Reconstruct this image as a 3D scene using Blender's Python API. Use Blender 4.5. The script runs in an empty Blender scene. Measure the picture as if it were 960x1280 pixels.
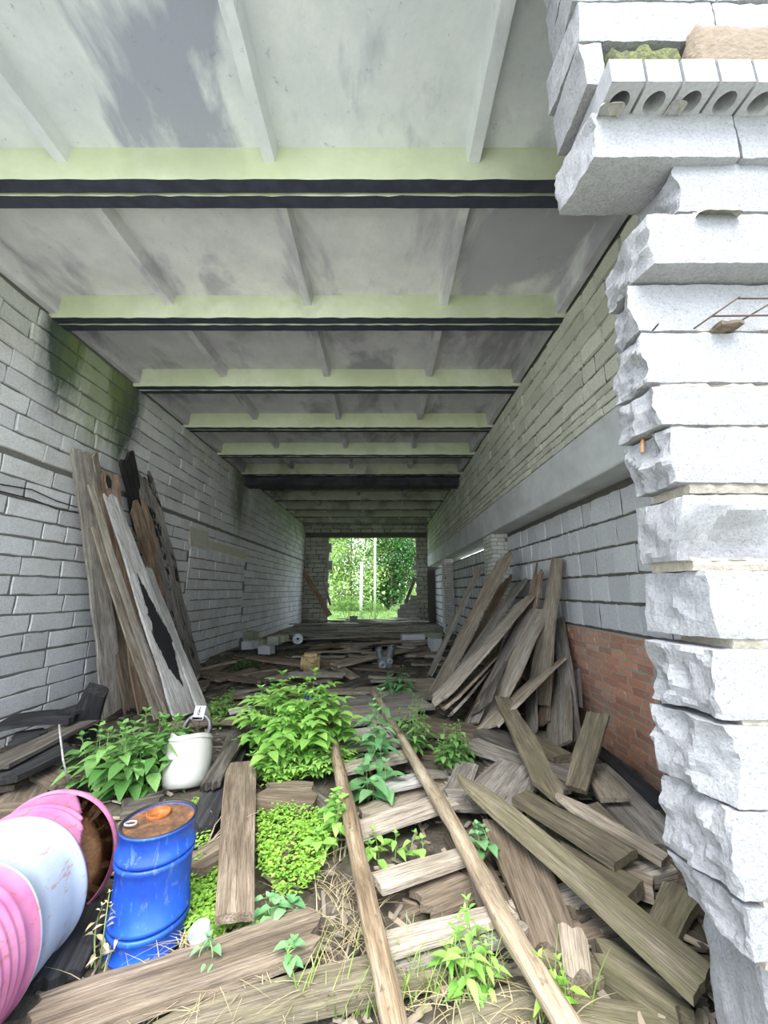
import bpy, bmesh, math, random
from mathutils import Vector, Matrix, noise
sc = bpy.context.scene
C = sc.collection
rnd = random.Random(11)
R = math.radians
H = 1.55
CAM = Vector((0, 0, H)); PITCH = R(11.54); FPX = 480.0
CP, SP = math.cos(PITCH), math.sin(PITCH)

# ---- turning a sighting (pixel of the 960x1280 frame) into a point on a real surface
def ray(u, v):
    x = (u-480)/FPX; t = (640-v)/FPX
    return Vector((x, CP-SP*t, SP+CP*t))
def gz(u, v, z=0.0):
    d = ray(u, v); return CAM + d*((z-H)/d.z)
def wx(u, v, X):
    d = ray(u, v); return CAM + d*(X/d.x)
def wy(u, v, Y):
    d = ray(u, v); return CAM + d*(Y/d.y)

# ---- room dimensions (metres)
XL, XR, XIN = -3.82, 2.07, 2.42
ZRIB, ZDECK = 4.59, 4.87
YF, YB = 1.12, 18.5

# ---- tagging
def tag(o, label=None, cat=None, group=None, kind=None):
    if label: o['label'] = label
    if cat: o['category'] = cat
    if group: o['group'] = group
    if kind: o['kind'] = kind
    return o
def link_mesh(name, me, mats, parent=None):
    o = bpy.data.objects.new(name, me); C.objects.link(o)
    for m in (mats if isinstance(mats, (list, tuple)) else [mats]): me.materials.append(m)
    if parent: o.parent = parent
    return o
def obj(name, bm, mats, parent=None, smooth=False, crease=None):
    me = bpy.data.meshes.new(name)
    bm.normal_update()
    if crease:
        for e in bm.edges:
            if len(e.link_faces) == 2 and e.calc_face_angle(0) > R(crease): e.smooth = False
    bm.to_mesh(me); bm.free()
    if smooth:
        for p in me.polygons: p.use_smooth = True
    return link_mesh(name, me, mats, parent)
def empty(name, loc=(0, 0, 0), rz=0.0):
    o = bpy.data.objects.new(name, None); C.objects.link(o)
    o.location = loc; o.rotation_euler = (0, 0, rz); o.empty_display_size = .1
    return o
def copy_tree(o, parent=None):
    c = o.copy(); C.objects.link(c)
    if parent: c.parent = parent
    for ch in list(o.children): copy_tree(ch, c)
    return c

# ---- materials
class NB:
    def __init__(s, name, rough=.85):
        s.m = bpy.data.materials.new(name); s.m.use_nodes = True
        s.t = s.m.node_tree; s.b = s.t.nodes['Principled BSDF']
        s.b.inputs['Roughness'].default_value = rough
        s.co = s.t.nodes.new('ShaderNodeTexCoord')
    def n(s, k): return s.t.nodes.new(k)
    def l(s, a, b): s.t.links.new(a, b)
    def map(s, sc=(1, 1, 1), src='Object', loc=None):
        mp = s.n('ShaderNodeMapping'); mp.inputs['Scale'].default_value = sc
        s.l(s.co.outputs[src], mp.inputs['Vector'])
        if loc is not None: s.l(loc, mp.inputs['Location'])
        return mp.outputs['Vector']
    def noise(s, vec, scale=5, det=4, rough=.6, dist=0):
        n = s.n('ShaderNodeTexNoise'); n.inputs['Scale'].default_value = scale
        n.inputs['Detail'].default_value = det; n.inputs['Roughness'].default_value = rough
        n.inputs['Distortion'].default_value = dist
        s.l(vec, n.inputs['Vector']); return n.outputs['Fac']
    def ramp(s, fac, stops, interp='LINEAR'):
        r = s.n('ShaderNodeValToRGB'); cr = r.color_ramp; cr.interpolation = interp
        while len(cr.elements) < len(stops): cr.elements.new(.5)
        for e, (p, c) in zip(cr.elements, stops):
            e.position = p
            e.color = (c, c, c, 1) if isinstance(c, (int, float)) else (*c[:3], 1)
        s.l(fac, r.inputs['Fac']); return r.outputs['Color']
    def mix(s, fac, a, b, mode='MIX'):
        m = s.n('ShaderNodeMix'); m.data_type = 'RGBA'; m.blend_type = mode
        for sock, val in ((m.inputs[0], fac), (m.inputs[6], a), (m.inputs[7], b)):
            if isinstance(val, (int, float)): sock.default_value = val
            elif isinstance(val, tuple): sock.default_value = (*val[:3], 1)
            else: s.l(val, sock)
        return m.outputs[2]
    def math(s, op, a, b=0.0, c=None, clamp=False):
        m = s.n('ShaderNodeMath'); m.operation = op; m.use_clamp = clamp
        for i, val in enumerate((a, b, c)):
            if val is None: continue
            if isinstance(val, (int, float)): m.inputs[i].default_value = val
            else: s.l(val, m.inputs[i])
        return m.outputs[0]
    def sep(s, vec):
        q = s.n('ShaderNodeSeparateXYZ'); s.l(vec, q.inputs[0]); return q.outputs
    def attr(s, name):
        a = s.n('ShaderNodeAttribute'); a.attribute_name = name; return a.outputs['Fac']
    def rand(s):
        return s.n('ShaderNodeObjectInfo').outputs['Random']
    def col(s, c):
        if isinstance(c, tuple): s.b.inputs['Base Color'].default_value = (*c[:3], 1)
        else: s.l(c, s.b.inputs['Base Color'])
    def bump(s, h, strength=.4, dist=.01):
        b = s.n('ShaderNodeBump'); b.inputs['Strength'].default_value = strength
        b.inputs['Distance'].default_value = dist
        s.l(h, b.inputs['Height']); s.l(b.outputs['Normal'], s.b.inputs['Normal'])

def plain(name, c, rough=.7, metal=0.0, var=.25, scale=20, bump=.1):
    k = NB(name, rough); v = k.map()
    n = k.noise(v, scale, 4)
    k.col(k.mix(n, tuple(x*(1-var) for x in c), tuple(min(1, x*(1+var)) for x in c)))
    k.b.inputs['Metallic'].default_value = metal
    if bump: k.bump(n, bump, .01)
    return k.m

def block_mat(name, c_lo, c_hi, stain=(.30, .29, .24), stain_amt=.5, bumpd=.006, grow=None, sc_=55, soot=0.0, streaks=None, pits=False):
    """masonry unit: per-unit tint, grain, blotchy dirt; grow = algae colour that spreads near the wall head"""
    k = NB(name, .92); v = k.map()
    t = k.attr('tint')
    base = k.mix(t, c_lo, c_hi)
    d = k.ramp(k.noise(v, 1.3, 6, .65), [(.45, 0), (.72, 1)])
    base = k.mix(k.math('MULTIPLY', d, stain_amt), base, stain)
    d2 = k.ramp(k.noise(v, 7, 5, .7), [(.55, 0), (.75, 1)])
    base = k.mix(k.math('MULTIPLY', d2, stain_amt*.6), base, tuple(x*1.1 for x in stain))
    if grow:
        z = k.sep(v)[2]
        nz = k.math('ADD', z, k.math('MULTIPLY', k.noise(k.map((1, 1, .35)), 1.1, 5, .7), 2.6))
        g = k.math('SMOOTHSTEP' if False else 'MULTIPLY', k.ramp(k.math('DIVIDE', k.math('SUBTRACT', nz, grow[1]), grow[2], clamp=True), [(0, 0), (1, 1)]), grow[3])
        base = k.mix(g, base, grow[0])
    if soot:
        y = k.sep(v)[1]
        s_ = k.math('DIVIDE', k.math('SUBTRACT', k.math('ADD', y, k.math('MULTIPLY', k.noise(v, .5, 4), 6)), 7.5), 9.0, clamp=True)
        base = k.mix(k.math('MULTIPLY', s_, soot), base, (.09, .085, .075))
    if streaks:
        xyz = k.sep(v); nn_ = k.noise(k.map((1, 3, .8)), 2.0, 6, .75)
        for (yc, hw, zlo, zhi, sc_col, am) in streaks:
            dy = k.math('SUBTRACT', 1.0, k.math('DIVIDE', k.math('ABSOLUTE', k.math('SUBTRACT', xyz[1], yc)), hw), clamp=True)
            dz = k.math('DIVIDE', k.math('SUBTRACT', xyz[2], zlo), zhi-zlo, clamp=True)
            mk = k.ramp(k.math('MULTIPLY', k.math('MULTIPLY', dy, dz), k.math('MULTIPLY', nn_, 2.0)), [(.12, 0), (.5, 1)])
            base = k.mix(k.math('MULTIPLY', mk, am), base, sc_col)
    f = k.noise(v, sc_, 5, .75)
    base = k.mix(k.ramp(f, [(.25, .55), (.5, 1.0)]), (0.0, 0.0, 0.0), base) if False else k.mix(.55, base, k.mix(k.ramp(f, [(.3, .45), (.6, 1)]), (.05, .05, .05), base))
    if pits:
        pt = k.ramp(k.noise(v, 130, 3, .6), [(.34, .70), (.44, 1)])
        base = k.mix(1.0, base, pt, 'MULTIPLY')
        st = k.noise(k.map((95, 95, 3)), 1.0, 2)
        f = k.math('ADD', f, k.math('MULTIPLY', st, .5))
    k.col(base); k.bump(f, .55 if not pits else .8, bumpd)
    return k.m

def wood_mat(name, dark, mid, light, moss=0.0, mossc=(.16, .19, .06), char=0.0, grain=1.0, charx=None):
    k = NB(name, .88)
    cb = k.n('ShaderNodeCombineXYZ'); r = k.rand()
    k.l(k.math('MULTIPLY', r, 37.0), cb.inputs[0]); k.l(k.math('MULTIPLY', r, 11.0), cb.inputs[1])
    lv = cb.outputs[0]
    g1 = k.noise(k.map((.9, 13, 13), loc=lv), 1.6*grain, 6, .65, .6)
    g2 = k.noise(k.map((2.5, 60, 60), loc=lv), 2.2*grain, 4, .7)
    c = k.ramp(g1, [(.28, dark), (.47, mid), (.68, light)])
    fine = k.ramp(g2, [(.38, .22), (.53, 1.0)])
    c = k.mix(.75, c, k.mix(fine, (0.03, .025, .02), c))
    blot = k.ramp(k.noise(k.map((1.2, 3, 3), loc=lv), 1.5, 4), [(.42, 0), (.68, .55)])
    c = k.mix(blot, c, dark)
    val = k.math('ADD', k.math('MULTIPLY', r, .5), .95)
    hs = k.n('ShaderNodeHueSaturation'); k.l(c, hs.inputs['Color']); k.l(val, hs.inputs['Value'])
    c = hs.outputs['Color']
    if moss:
        m = k.ramp(k.noise(k.map((1.5, 4, 4), loc=lv), 1.8, 6, .7), [(.5-.18*moss, 0), (.72-.1*moss, 1)])
        c = k.mix(k.math('MULTIPLY', m, min(1, .35+moss*.55)), c, mossc)
    if char:
        nz_ = k.noise(k.map((1.6, 5, 5), loc=lv), 1.5, 5, .7)
        if charx:
            xx = k.sep(k.map())[0]; yy = k.sep(k.map())[1]
            bx = k.math('SUBTRACT', 1.0, k.math('DIVIDE', k.math('ABSOLUTE', k.math('SUBTRACT', xx, charx[0])), charx[1]))
            bx = k.math('SUBTRACT', bx, k.math('MULTIPLY', k.math('ABSOLUTE', k.math('SUBTRACT', yy, k.math('ADD', charx[2], k.math('MULTIPLY', k.math('SUBTRACT', xx, charx[0]), charx[3])))), charx[4]))
            nz_ = k.math('ADD', k.math('MULTIPLY', nz_, .6), k.math('MULTIPLY', k.math('MAXIMUM', bx, -1.0), .5))
        m = k.ramp(nz_, [(.62-.3*char, 0), (.66-.3*char, 1)])
        c = k.mix(m, c, (.012, .012, .013))
    k.col(c)
    k.bump(k.math('ADD', k.math('MULTIPLY', g1, .5), g2), .9, .010)
    return k.m
M = {}
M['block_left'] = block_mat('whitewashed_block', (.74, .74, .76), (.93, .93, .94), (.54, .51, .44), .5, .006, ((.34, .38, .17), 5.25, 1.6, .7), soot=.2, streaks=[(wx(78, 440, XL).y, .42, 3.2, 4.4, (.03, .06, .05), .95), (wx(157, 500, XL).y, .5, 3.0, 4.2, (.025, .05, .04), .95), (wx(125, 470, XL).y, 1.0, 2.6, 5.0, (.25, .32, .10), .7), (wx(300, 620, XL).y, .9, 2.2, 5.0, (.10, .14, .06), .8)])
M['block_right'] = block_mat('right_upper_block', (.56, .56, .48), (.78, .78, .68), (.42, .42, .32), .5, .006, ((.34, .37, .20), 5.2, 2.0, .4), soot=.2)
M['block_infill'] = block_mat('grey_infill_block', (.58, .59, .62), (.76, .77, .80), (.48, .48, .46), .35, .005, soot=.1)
M['block_back'] = block_mat('back_wall_block', (.42, .41, .34), (.60, .58, .50), (.32, .32, .24), .5, .008)
M['white_brick'] = block_mat('white_silicate_brick', (.60, .59, .54), (.78, .77, .72), (.45, .44, .38), .3, .004)
M['red_brick'] = block_mat('red_brick', (.46, .21, .14), (.74, .37, .23), (.58, .45, .38), .7, .012, sc_=30)
M['block_front'] = block_mat('broken_aerated_block', (.31, .31, .325), (.365, .365, .38), (.25, .245, .235), .35, .008, sc_=70, pits=True)
M['brick_front'] = block_mat('hollow_silicate_brick', (.36, .36, .37), (.41, .41, .42), (.28, .27, .25), .15, .003)
M['mortar'] = plain('grey_mortar', (.19, .185, .17), .95, 0, .4, 30, .5)
M['mortar_dark'] = plain('dark_raked_mortar', (.12, .115, .10), .95, 0, .5, 30, .5)
M['mortar_light'] = plain('sandy_mortar', (.42, .38, .31), .95, 0, .35, 45, .8)

def concrete(name, a, b, stain, amt, green=0.0, sc_=1.2):
    k = NB(name, .9); v = k.map()
    n = k.noise(v, 2.2*sc_, 7, .7)
    c = k.mix(k.ramp(n, [(.3, 0), (.7, 1)]), a, b)
    s1 = k.ramp(k.noise(k.map((1.0, .45, 1)), 1.1*sc_, 6, .6, .3), [(.5, 0), (.60, 1)])
    c = k.mix(k.math('MULTIPLY', s1, amt), c, stain)
    sp = k.ramp(k.noise(v, 12, 5, .8), [(.62, 0), (.70, 1)])
    c = k.mix(k.math('MULTIPLY', sp, amt*.6), c, tuple(x*.7 for x in stain))
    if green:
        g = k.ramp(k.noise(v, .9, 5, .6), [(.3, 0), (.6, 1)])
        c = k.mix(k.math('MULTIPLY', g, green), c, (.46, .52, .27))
    k.col(c); k.bump(k.noise(v, 25, 6, .7), .25, .01)
    return k.m
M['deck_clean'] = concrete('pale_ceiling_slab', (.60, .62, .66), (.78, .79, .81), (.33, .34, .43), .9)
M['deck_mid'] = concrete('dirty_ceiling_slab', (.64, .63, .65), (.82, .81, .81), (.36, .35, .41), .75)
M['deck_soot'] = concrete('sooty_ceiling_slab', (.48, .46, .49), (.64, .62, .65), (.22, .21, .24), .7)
M['rib'] = concrete('algae_tinted_rib', (.60, .63, .50), (.76, .79, .62), (.44, .46, .34), .45, .5)  # ribs given a patchy yellowish green tint
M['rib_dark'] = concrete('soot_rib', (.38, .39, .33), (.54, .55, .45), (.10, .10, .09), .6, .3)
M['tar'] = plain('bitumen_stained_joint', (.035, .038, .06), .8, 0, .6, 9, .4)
M['lintel'] = concrete('grey_lintel', (.50, .51, .52), (.66, .67, .68), (.38, .39, .38), .4)
M['girder'] = concrete('sooty_girder', (.025, .025, .035), (.06, .06, .07), (.01, .01, .01), .5)

W = {}
W['grey'] = wood_mat('weathered_grey_wood', (.13, .11, .09), (.31, .275, .235), (.47, .43, .385))
W['tan'] = wood_mat('weathered_tan_wood', (.17, .125, .085), (.40, .33, .25), (.58, .50, .405))
W['pale'] = wood_mat('pale_dry_wood', (.19, .155, .115), (.42, .36, .29), (.57, .51, .44))
W['white'] = wood_mat('bleached_white_wood', (.29, .27, .24), (.51, .49, .46), (.68, .66, .63))
W['brown'] = wood_mat('damp_brown_wood', (.065, .046, .03), (.17, .128, .088), (.31, .25, .185))
W['red'] = wood_mat('reddish_rotten_wood', (.10, .06, .04), (.30, .20, .135), (.50, .38, .28))
W['dark'] = wood_mat('dark_rotten_wood', (.03, .025, .02), (.11, .095, .08), (.23, .205, .175))
W['olive'] = wood_mat('mossy_olive_wood', (.072, .058, .038), (.20, .165, .112), (.33, .28, .205), .4, (.20, .19, .09))
W['moss'] = wood_mat('green_mossy_wood', (.085, .07, .045), (.22, .187, .125), (.35, .30, .22), .6, (.165, .155, .07))
W['char'] = wood_mat('charred_wood', (.006, .006, .007), (.022, .022, .025), (.07, .07, .078), grain=1.6)
W['halfchar'] = wood_mat('half_charred_wood', (.32, .29, .26), (.56, .53, .50), (.74, .71, .68), char=.75, charx=(.95, .95, -.04, .05, 6.0))
W['blackgrey'] = wood_mat('blackened_grey_wood', (.09, .08, .07), (.27, .24, .215), (.44, .40, .37), char=.22)
# ---------------------------------------------------------------- masonry helper
def masonry(bm, lay, o, ud, vd, nd, rows, u0, u1, length, gap=.014, relief=.014, jit=.006, skip=None, mi=0, var=.0, rg=None, edge=2):
    """lays units course by course: o origin, ud along, vd up, nd out of the wall"""
    rg = rg or rnd
    o, ud, vd, nd = Vector(o), Vector(ud), Vector(vd), Vector(nd)
    for i, (z0, z1) in enumerate(rows):
        x = u0 - length*(.5 if i % 2 else 0) - rg.random()*.08
        while x < u1:
            L = length*(1+rg.uniform(-var, var)) if rg.random() > .12 else length*.55
            a, b = max(x, u0), min(x+L, u1); x += L
            if b-a < .06: continue
            if skip and skip((a+b)/2, (z0+z1)/2): continue
            a2, b2, c2, d2 = a+gap/2, b-gap/2, z0+gap/2, z1-gap/2
            dep = relief*(1+rg.uniform(-.5, .5)); ti = rg.random()
            pts = []
            cor = [(a2, c2), (b2, c2), (b2, d2), (a2, d2)]
            for q in range(4):
                p, r_ = cor[q], cor[(q+1) % 4]
                n_ = edge if q % 2 == 1 else edge*2
                for s in range(n_):
                    f = s/n_; pts.append((p[0]+(r_[0]-p[0])*f, p[1]+(r_[1]-p[1])*f))
            cx, cy = (a2+b2)/2, (c2+d2)/2
            back, front = [], []
            for p in pts:
                jx, jy = rg.uniform(-jit, jit), rg.uniform(-jit, jit)
                sx = .006 if p[0] < cx else -.006; sy = .006 if p[1] < cy else -.006
                vb = bm.verts.new(o+ud*(p[0]+jx)+vd*(p[1]+jy)); vb[lay] = ti; back.append(vb)
                vf = bm.verts.new(o+ud*(p[0]+jx+sx)+vd*(p[1]+jy+sy)+nd*dep); vf[lay] = ti; front.append(vf)
            f = bm.faces.new(front); f.material_index = mi
            for q in range(len(pts)):
                w = (q+1) % len(pts)
                f = bm.faces.new((back[q], back[w], front[w], front[q])); f.material_index = mi
def addbox(bm, p0, p1, mi=0, lay=None, t=.5):
    x0, y0, z0 = p0; x1, y1, z1 = p1
    vs = [bm.verts.new(c) for c in ((x0,y0,z0),(x1,y0,z0),(x1,y1,z0),(x0,y1,z0),(x0,y0,z1),(x1,y0,z1),(x1,y1,z1),(x0,y1,z1))]
    if lay is not None:
        for v in vs: v[lay] = t
    for q in ((3,2,1,0),(4,5,6,7),(0,1,5,4),(1,2,6,5),(2,3,7,6),(3,0,4,7)):
        f = bm.faces.new([vs[i] for i in q]); f.material_index = mi
    return vs
def rows_between(z0, z1, h):
    n = max(1, round((z1-z0)/h)); d = (z1-z0)/n
    return [(z0+i*d, z0+(i+1)*d) for i in range(n)]
def new_bm():
    bm = bmesh.new(); return bm, bm.verts.layers.float.new('tint')
def struct(o): o['kind'] = 'structure'; return o

# ---------------------------------------------------------------- left wall
rw = random.Random(3)
bm, lay = new_bm()
addbox(bm, (XL-.4, YF, -.4), (XL, YB+.4, ZDECK), 1, lay)
zs = 2.92
def leftskip(y, z): return 7.5 < y < 10.6 and z < 2.4
masonry(bm, lay, (XL, 0, 0), (0, 1, 0), (0, 0, 1), (1, 0, 0), rows_between(-.1, zs-.02, .205), YF, YB, .58, .020, .010, .007, leftskip, 0, .12, rw)
masonry(bm, lay, (XL, 0, 0), (0, 1, 0), (0, 0, 1), (1, 0, 0), rows_between(zs+.03, ZRIB+.02, .205), YF, YB, .6, .018, .022, .009, None, 0, .10, rw)
# bricked-up old opening, smaller stones
masonry(bm, lay, (XL, 0, 0), (0, 1, 0), (0, 0, 1), (1, 0, 0), rows_between(-.1, 2.4, .2), 7.52, 10.58, .38, .022, .020, .006, None, 0, .1, rw)
wl = struct(obj('wall_left', bm, [M['block_left'], M['mortar']]))
M['plaster'] = plain('yellowish_plaster', (.56, .54, .42), .9, 0, .2, 8, .3)
bm = bmesh.new(); addbox(bm, (XL-.01, 7.45, 2.42), (XL+.035, 8.25, 2.78)); addbox(bm, (XL-.01, 8.25, 2.42), (XL+.03, 10.6, 2.6))
for v in bm.verts: v.co += Vector((0, rnd.uniform(-.05, .05), rnd.uniform(-.03, .03)))
struct(obj('plaster_patch', bm, M['plaster'], wl))

# ---------------------------------------------------------------- right wall
rw = random.Random(5)
bm, lay = new_bm()
ZL0, ZL1 = 2.64, 3.155
# mats: 0 upper block 1 dark mortar 2 infill 3 red brick 4 mortar 5 white brick
addbox(bm, (XR+.012, YF+.3, ZL1), (XR+.5, YB+.4, ZDECK), 1, lay)
masonry(bm, lay, (XR+.012, 0, 0), (0, 1, 0), (0, 0, 1), (-1, 0, 0), rows_between(ZL1+.29, ZRIB+.02, .205), YF+.3, YB, .44, .022, .02, .008, None, 0, .1, rw)
masonry(bm, lay, (XR+.012, 0, 0), (0, 1, 0), (0, 0, 1), (-1, 0, 0), rows_between(ZL1+.01, ZL1+.29, .093), YF+.3, YB, .26, .012, .014, .004, None, 0, .1, rw)
P1, P2 = (7.45, 8.05), (13.5, 14.1)
bay = [(YF+.28, P1[0]), (P1[1], P2[0]), (P2[1], YB)]
for bi, (ya, yb) in enumerate(bay):
    top = ZL0 if bi == 0 else ZL0-.13
    addbox(bm, (XIN, ya, -.5), (XIN+.3, yb, top), 1, lay)
def brickzone(y, z): return 3.62 < y < 7.5 and z < 1.1
bt = 1.1
masonry(bm, lay, (XIN, 0, 0), (0, 1, 0), (0, 0, 1), (-1, 0, 0), rows_between(bt+.03, ZL0-.06, .30), bay[0][0], bay[0][1], .37, .024, .018, .007, None, 2, .16, rw)
masonry(bm, lay, (XIN, 0, 0), (0, 1, 0), (0, 0, 1), (-1, 0, 0), rows_between(-.45, bt, .30), bay[0][0], 3.6, .5, .02, .018, .008, None, 2, .16, rw)
masonry(bm, lay, (XIN, 0, 0), (0, 1, 0), (0, 0, 1), (-1, 0, 0), rows_between(-.45, bt, .077), 3.66, bay[0][1], .26, .011, .012, .008, None, 3, .06, rw, 1)
masonry(bm, lay, (XIN, 0, 0), (0, 1, 0), (0, 0, 1), (-1, 0, 0), rows_between(-.1, ZL0-.14, .29), bay[1][0], bay[1][1], .31, .05, .006, .008, None, 2, .05, rw)
masonry(bm, lay, (XIN, 0, 0), (0, 1, 0), (0, 0, 1), (-1, 0, 0), rows_between(-.1, ZL0-.14, .29), bay[2][0], bay[2][1], .4, .05, .006, .008, None, 2, .05, rw)
addbox(bm, (XIN-.004, 3.63, -.5), (XIN+.1, bay[0][1], 1.115), 4, lay)
wr = struct(obj('wall_right', bm, [M['block_right'], M['mortar_dark'], M['block_infill'], M['red_brick'], M['mortar'], M['white_brick']]))
wr.data.materials[4] = M['mortar_light']
for (ya, yb) in (P1, P2):
    bm, lay = new_bm()
    addbox(bm, (XR+.03, ya+.01, -.3), (XIN+.25, yb-.01, ZL0), 1, lay)
    masonry(bm, lay, (0, ya+.01, 0), (1, 0, 0), (0, 0, 1), (0, -1, 0), rows_between(-.2, ZL0, .078), XR+.03, XIN+.0, .25, .009, .010, .002, None, 0, 0, rw, 1)
    masonry(bm, lay, (XR+.03, 0, 0), (0, 1, 0), (0, 0, 1), (-1, 0, 0), rows_between(-.2, ZL0, .078), ya, yb, .25, .009, .010, .002, None, 0, 0, rw, 1)
    o = struct(obj('brick_pier', bm, [M['white_brick'], M['mortar']], wr))
for (ya, yb) in ((YF+.3, 7.75), (7.77, 13.8), (13.82, YB)):
    bm = bmesh.new(); addbox(bm, (XR-.012, ya, ZL0), (XIN+.3, yb, ZL1))
    bmesh.ops.bevel(bm, geom=bm.edges[:], offset=.012, segments=1, affect='EDGES')
    struct(obj('concrete_lintel', bm, M['lintel'], wr))

# ---------------------------------------------------------------- back wall with the broken opening
rw = random.Random(9)
bm, lay = new_bm()
OX0, OX1, OZ = -2.69, 1.55, 4.07
addbox(bm, (XL-.4, YB, -.3), (OX0, YB+.3, OZ), 1, lay)
addbox(bm, (OX1, YB, -.3), (XIN+.6, YB+.3, OZ), 1, lay)
addbox(bm, (XL-.4, YB, OZ+.22), (XIN+.6, YB+.3, ZDECK), 1, lay)
addbox(bm, (XL-.1, YB-.05, OZ), (XR+.1, YB+.32, OZ+.22), 1, lay)
masonry(bm, lay, (0, YB, 0), (1, 0, 0), (0, 0, 1), (0, -1, 0), rows_between(-.1, OZ, .21), XL, OX0+.03, .55, .025, .025, .012, None, 0, .15, rw)
masonry(bm, lay, (0, YB, 0), (1, 0, 0), (0, 0, 1), (0, -1, 0), rows_between(-.1, OZ, .21), OX1-.03, XR, .4, .025, .025, .012, None, 0, .15, rw)
masonry(bm, lay, (0, YB, 0), (1, 0, 0), (0, 0, 1), (0, -1, 0), rows_between(OZ+.22, ZRIB+.3, .2), XL, XR, .55, .025, .025, .012, None, 0, .15, rw)
# ragged toothing: single stones left standing out of both jambs, and the stump of wall on the right
z = 0.0
while z < 3.9:
    L = rw.choice((0, .05, .1, .22, .16)) if 1.2 < z < 3.6 else 0
    if L: addbox(bm, (OX0-.05, YB-.02+rw.uniform(-.02, .02), z), (OX0+L, YB+.28, z+.2), 0, lay, rw.random())
    L = rw.choice((0, .05, .12, .2)) if 1.3 < z < 3.3 else 0
    if L: addbox(bm, (OX1-L, YB-.02+rw.uniform(-.02, .02), z), (OX1+.05, YB+.28, z+.2), 0, lay, rw.random())
    z += .21
for i, w in enumerate((.95, .95, .92, .93, .82, .62, .33)):
    x = OX1-w
    while x < OX1-.02:
        L = min(rw.uniform(.3, .5), OX1-x+.03)
        addbox(bm, (x+.008, YB-.015+rw.uniform(-.015, .015), -.15+i*.21+.008), (x+L-.008, YB+.26, -.15+i*.21+.2), 0, lay, rw.random()); x += L
    addbox(bm, (OX1-w+.03, YB+.01, -.15+i*.21), (OX1+.02, YB+.24, -.15+i*.21+.21), 1, lay)
struct(obj('wall_back', bm, [M['block_back'], M['mortar_dark']]))

# ---------------------------------------------------------------- ceiling of ribbed slabs
bm = bmesh.new(); addbox(bm, (XL-.5, .93, ZDECK+.09), (XIN+.7, YB+.5, ZDECK+.25))
ceil = struct(obj('ceiling', bm, M['girder']))
def prism_y(bm, y0, y1, prof, axis):   # trapezoid bar
    pass
def bar(bm, a, b, side, z0, z1, wb, wt, mi_side=0, mi_bot=0, segs=1, jag=0):
    """trapezoid bar hanging from z1 down to z0 between a and b"""
    a, b, side = Vector(a), Vector(b), Vector(side)
    prev = None
    for i in range(segs+1):
        p = a.lerp(b, i/segs); j = rnd.uniform(-jag, jag); j2 = rnd.uniform(-jag, jag)
        cur = [bm.verts.new(p+side*(-wt/2)+Vector((0,0,z1))), bm.verts.new(p+side*(-wb/2+j*.5)+Vector((0,0,z0+j2))),
               bm.verts.new(p+side*(wb/2+j*.5)+Vector((0,0,z0+j))), bm.verts.new(p+side*(wt/2)+Vector((0,0,z1)))]
        if prev:
            for q in range(3):
                f = bm.faces.new((prev[q], prev[q+1], cur[q+1], cur[q])); f.material_index = mi_bot if q == 1 else mi_side
        else: bm.faces.new(cur)
        prev = cur
    bm.faces.new(prev[::-1])
XC = (XL+XR)/2
ribY = [2.45+1.5*k for k in range(-1, 11)]
for k in range(len(ribY)):
    y0 = ribY[k]; y1 = y0+1.5 if k < len(ribY)-1 else YB+.3
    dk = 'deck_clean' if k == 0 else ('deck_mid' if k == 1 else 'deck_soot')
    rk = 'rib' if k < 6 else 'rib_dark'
    bm = bmesh.new()
    addbox(bm, (XL-.3, y0+.012, ZDECK), (XIN+.3, y1-.012, ZDECK+.09))
    bmesh.ops.subdivide_edges(bm, edges=bm.edges[:], cuts=0)
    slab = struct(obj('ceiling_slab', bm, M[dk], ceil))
    for yy, s in ((y0, 1), (y1, -1)):
        if yy > YB: continue
        bm = bmesh.new()
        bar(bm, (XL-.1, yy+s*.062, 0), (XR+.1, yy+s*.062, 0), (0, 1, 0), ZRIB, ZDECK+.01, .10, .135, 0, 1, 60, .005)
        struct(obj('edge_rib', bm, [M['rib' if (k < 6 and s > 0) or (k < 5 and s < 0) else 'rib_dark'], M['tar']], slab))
    for xo in (-1.58, 0.0, 1.56):
        bm = bmesh.new()
        bar(bm, (XC+xo, y0+.1, 0), (XC+xo, y1-.1, 0), (1, 0, 0), ZDECK-.13, ZDECK+.01, .085, .14, 0, 0, 10, .004)
        struct(obj('cross_rib', bm, M[dk], slab))
    for xo in (XL+.06, XR-.06):
        bm = bmesh.new()
        bar(bm, (xo, y0+.1, 0), (xo, y1-.1, 0), (1, 0, 0), ZRIB+.05, ZDECK+.01, .09, .13, 0, 0, 6, .003)
        struct(obj('end_rib', bm, M[dk], slab))
for (u, v, Y, rx, rz) in ((361, 207, 2.385, .085, .07), (407, 392, 3.885, .05, .03), (386, 524, 6.885, .10, .075), (252, 212, 2.385, .04, .02), (505, 603, 9.885, .12, .06)):
    p = wy(u, v, Y); bm = bmesh.new(); ring = []
    for q in range(22):
        a = 2*math.pi*q/22; f = 1+.35*noise.noise(Vector((math.cos(a)*2, math.sin(a)*2, u)))
        ring.append((bm.verts.new((rx*f*math.cos(a), .02, rz*f*math.sin(a))), bm.verts.new((rx*.9*f*math.cos(a), -.004, rz*.9*f*math.sin(a)))))
    c0 = bm.verts.new((0, -.001, 0))
    for q in range(22):
        a, b = ring[q], ring[(q+1) % 22]
        bm.faces.new((a[0], b[0], b[1], a[1])); bm.faces.new((a[1], b[1], c0))
    o = struct(obj('spalled_hole', bm, M['tar'], ceil)); o.location = p; o.rotation_euler = (R(-7), 0, 0)  # black cap on the rib face, painted for the shade inside a hole
bm = bmesh.new(); addbox(bm, (XL-.1, 10.12, 4.36), (XR+.12, 10.5, 4.595))
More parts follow.
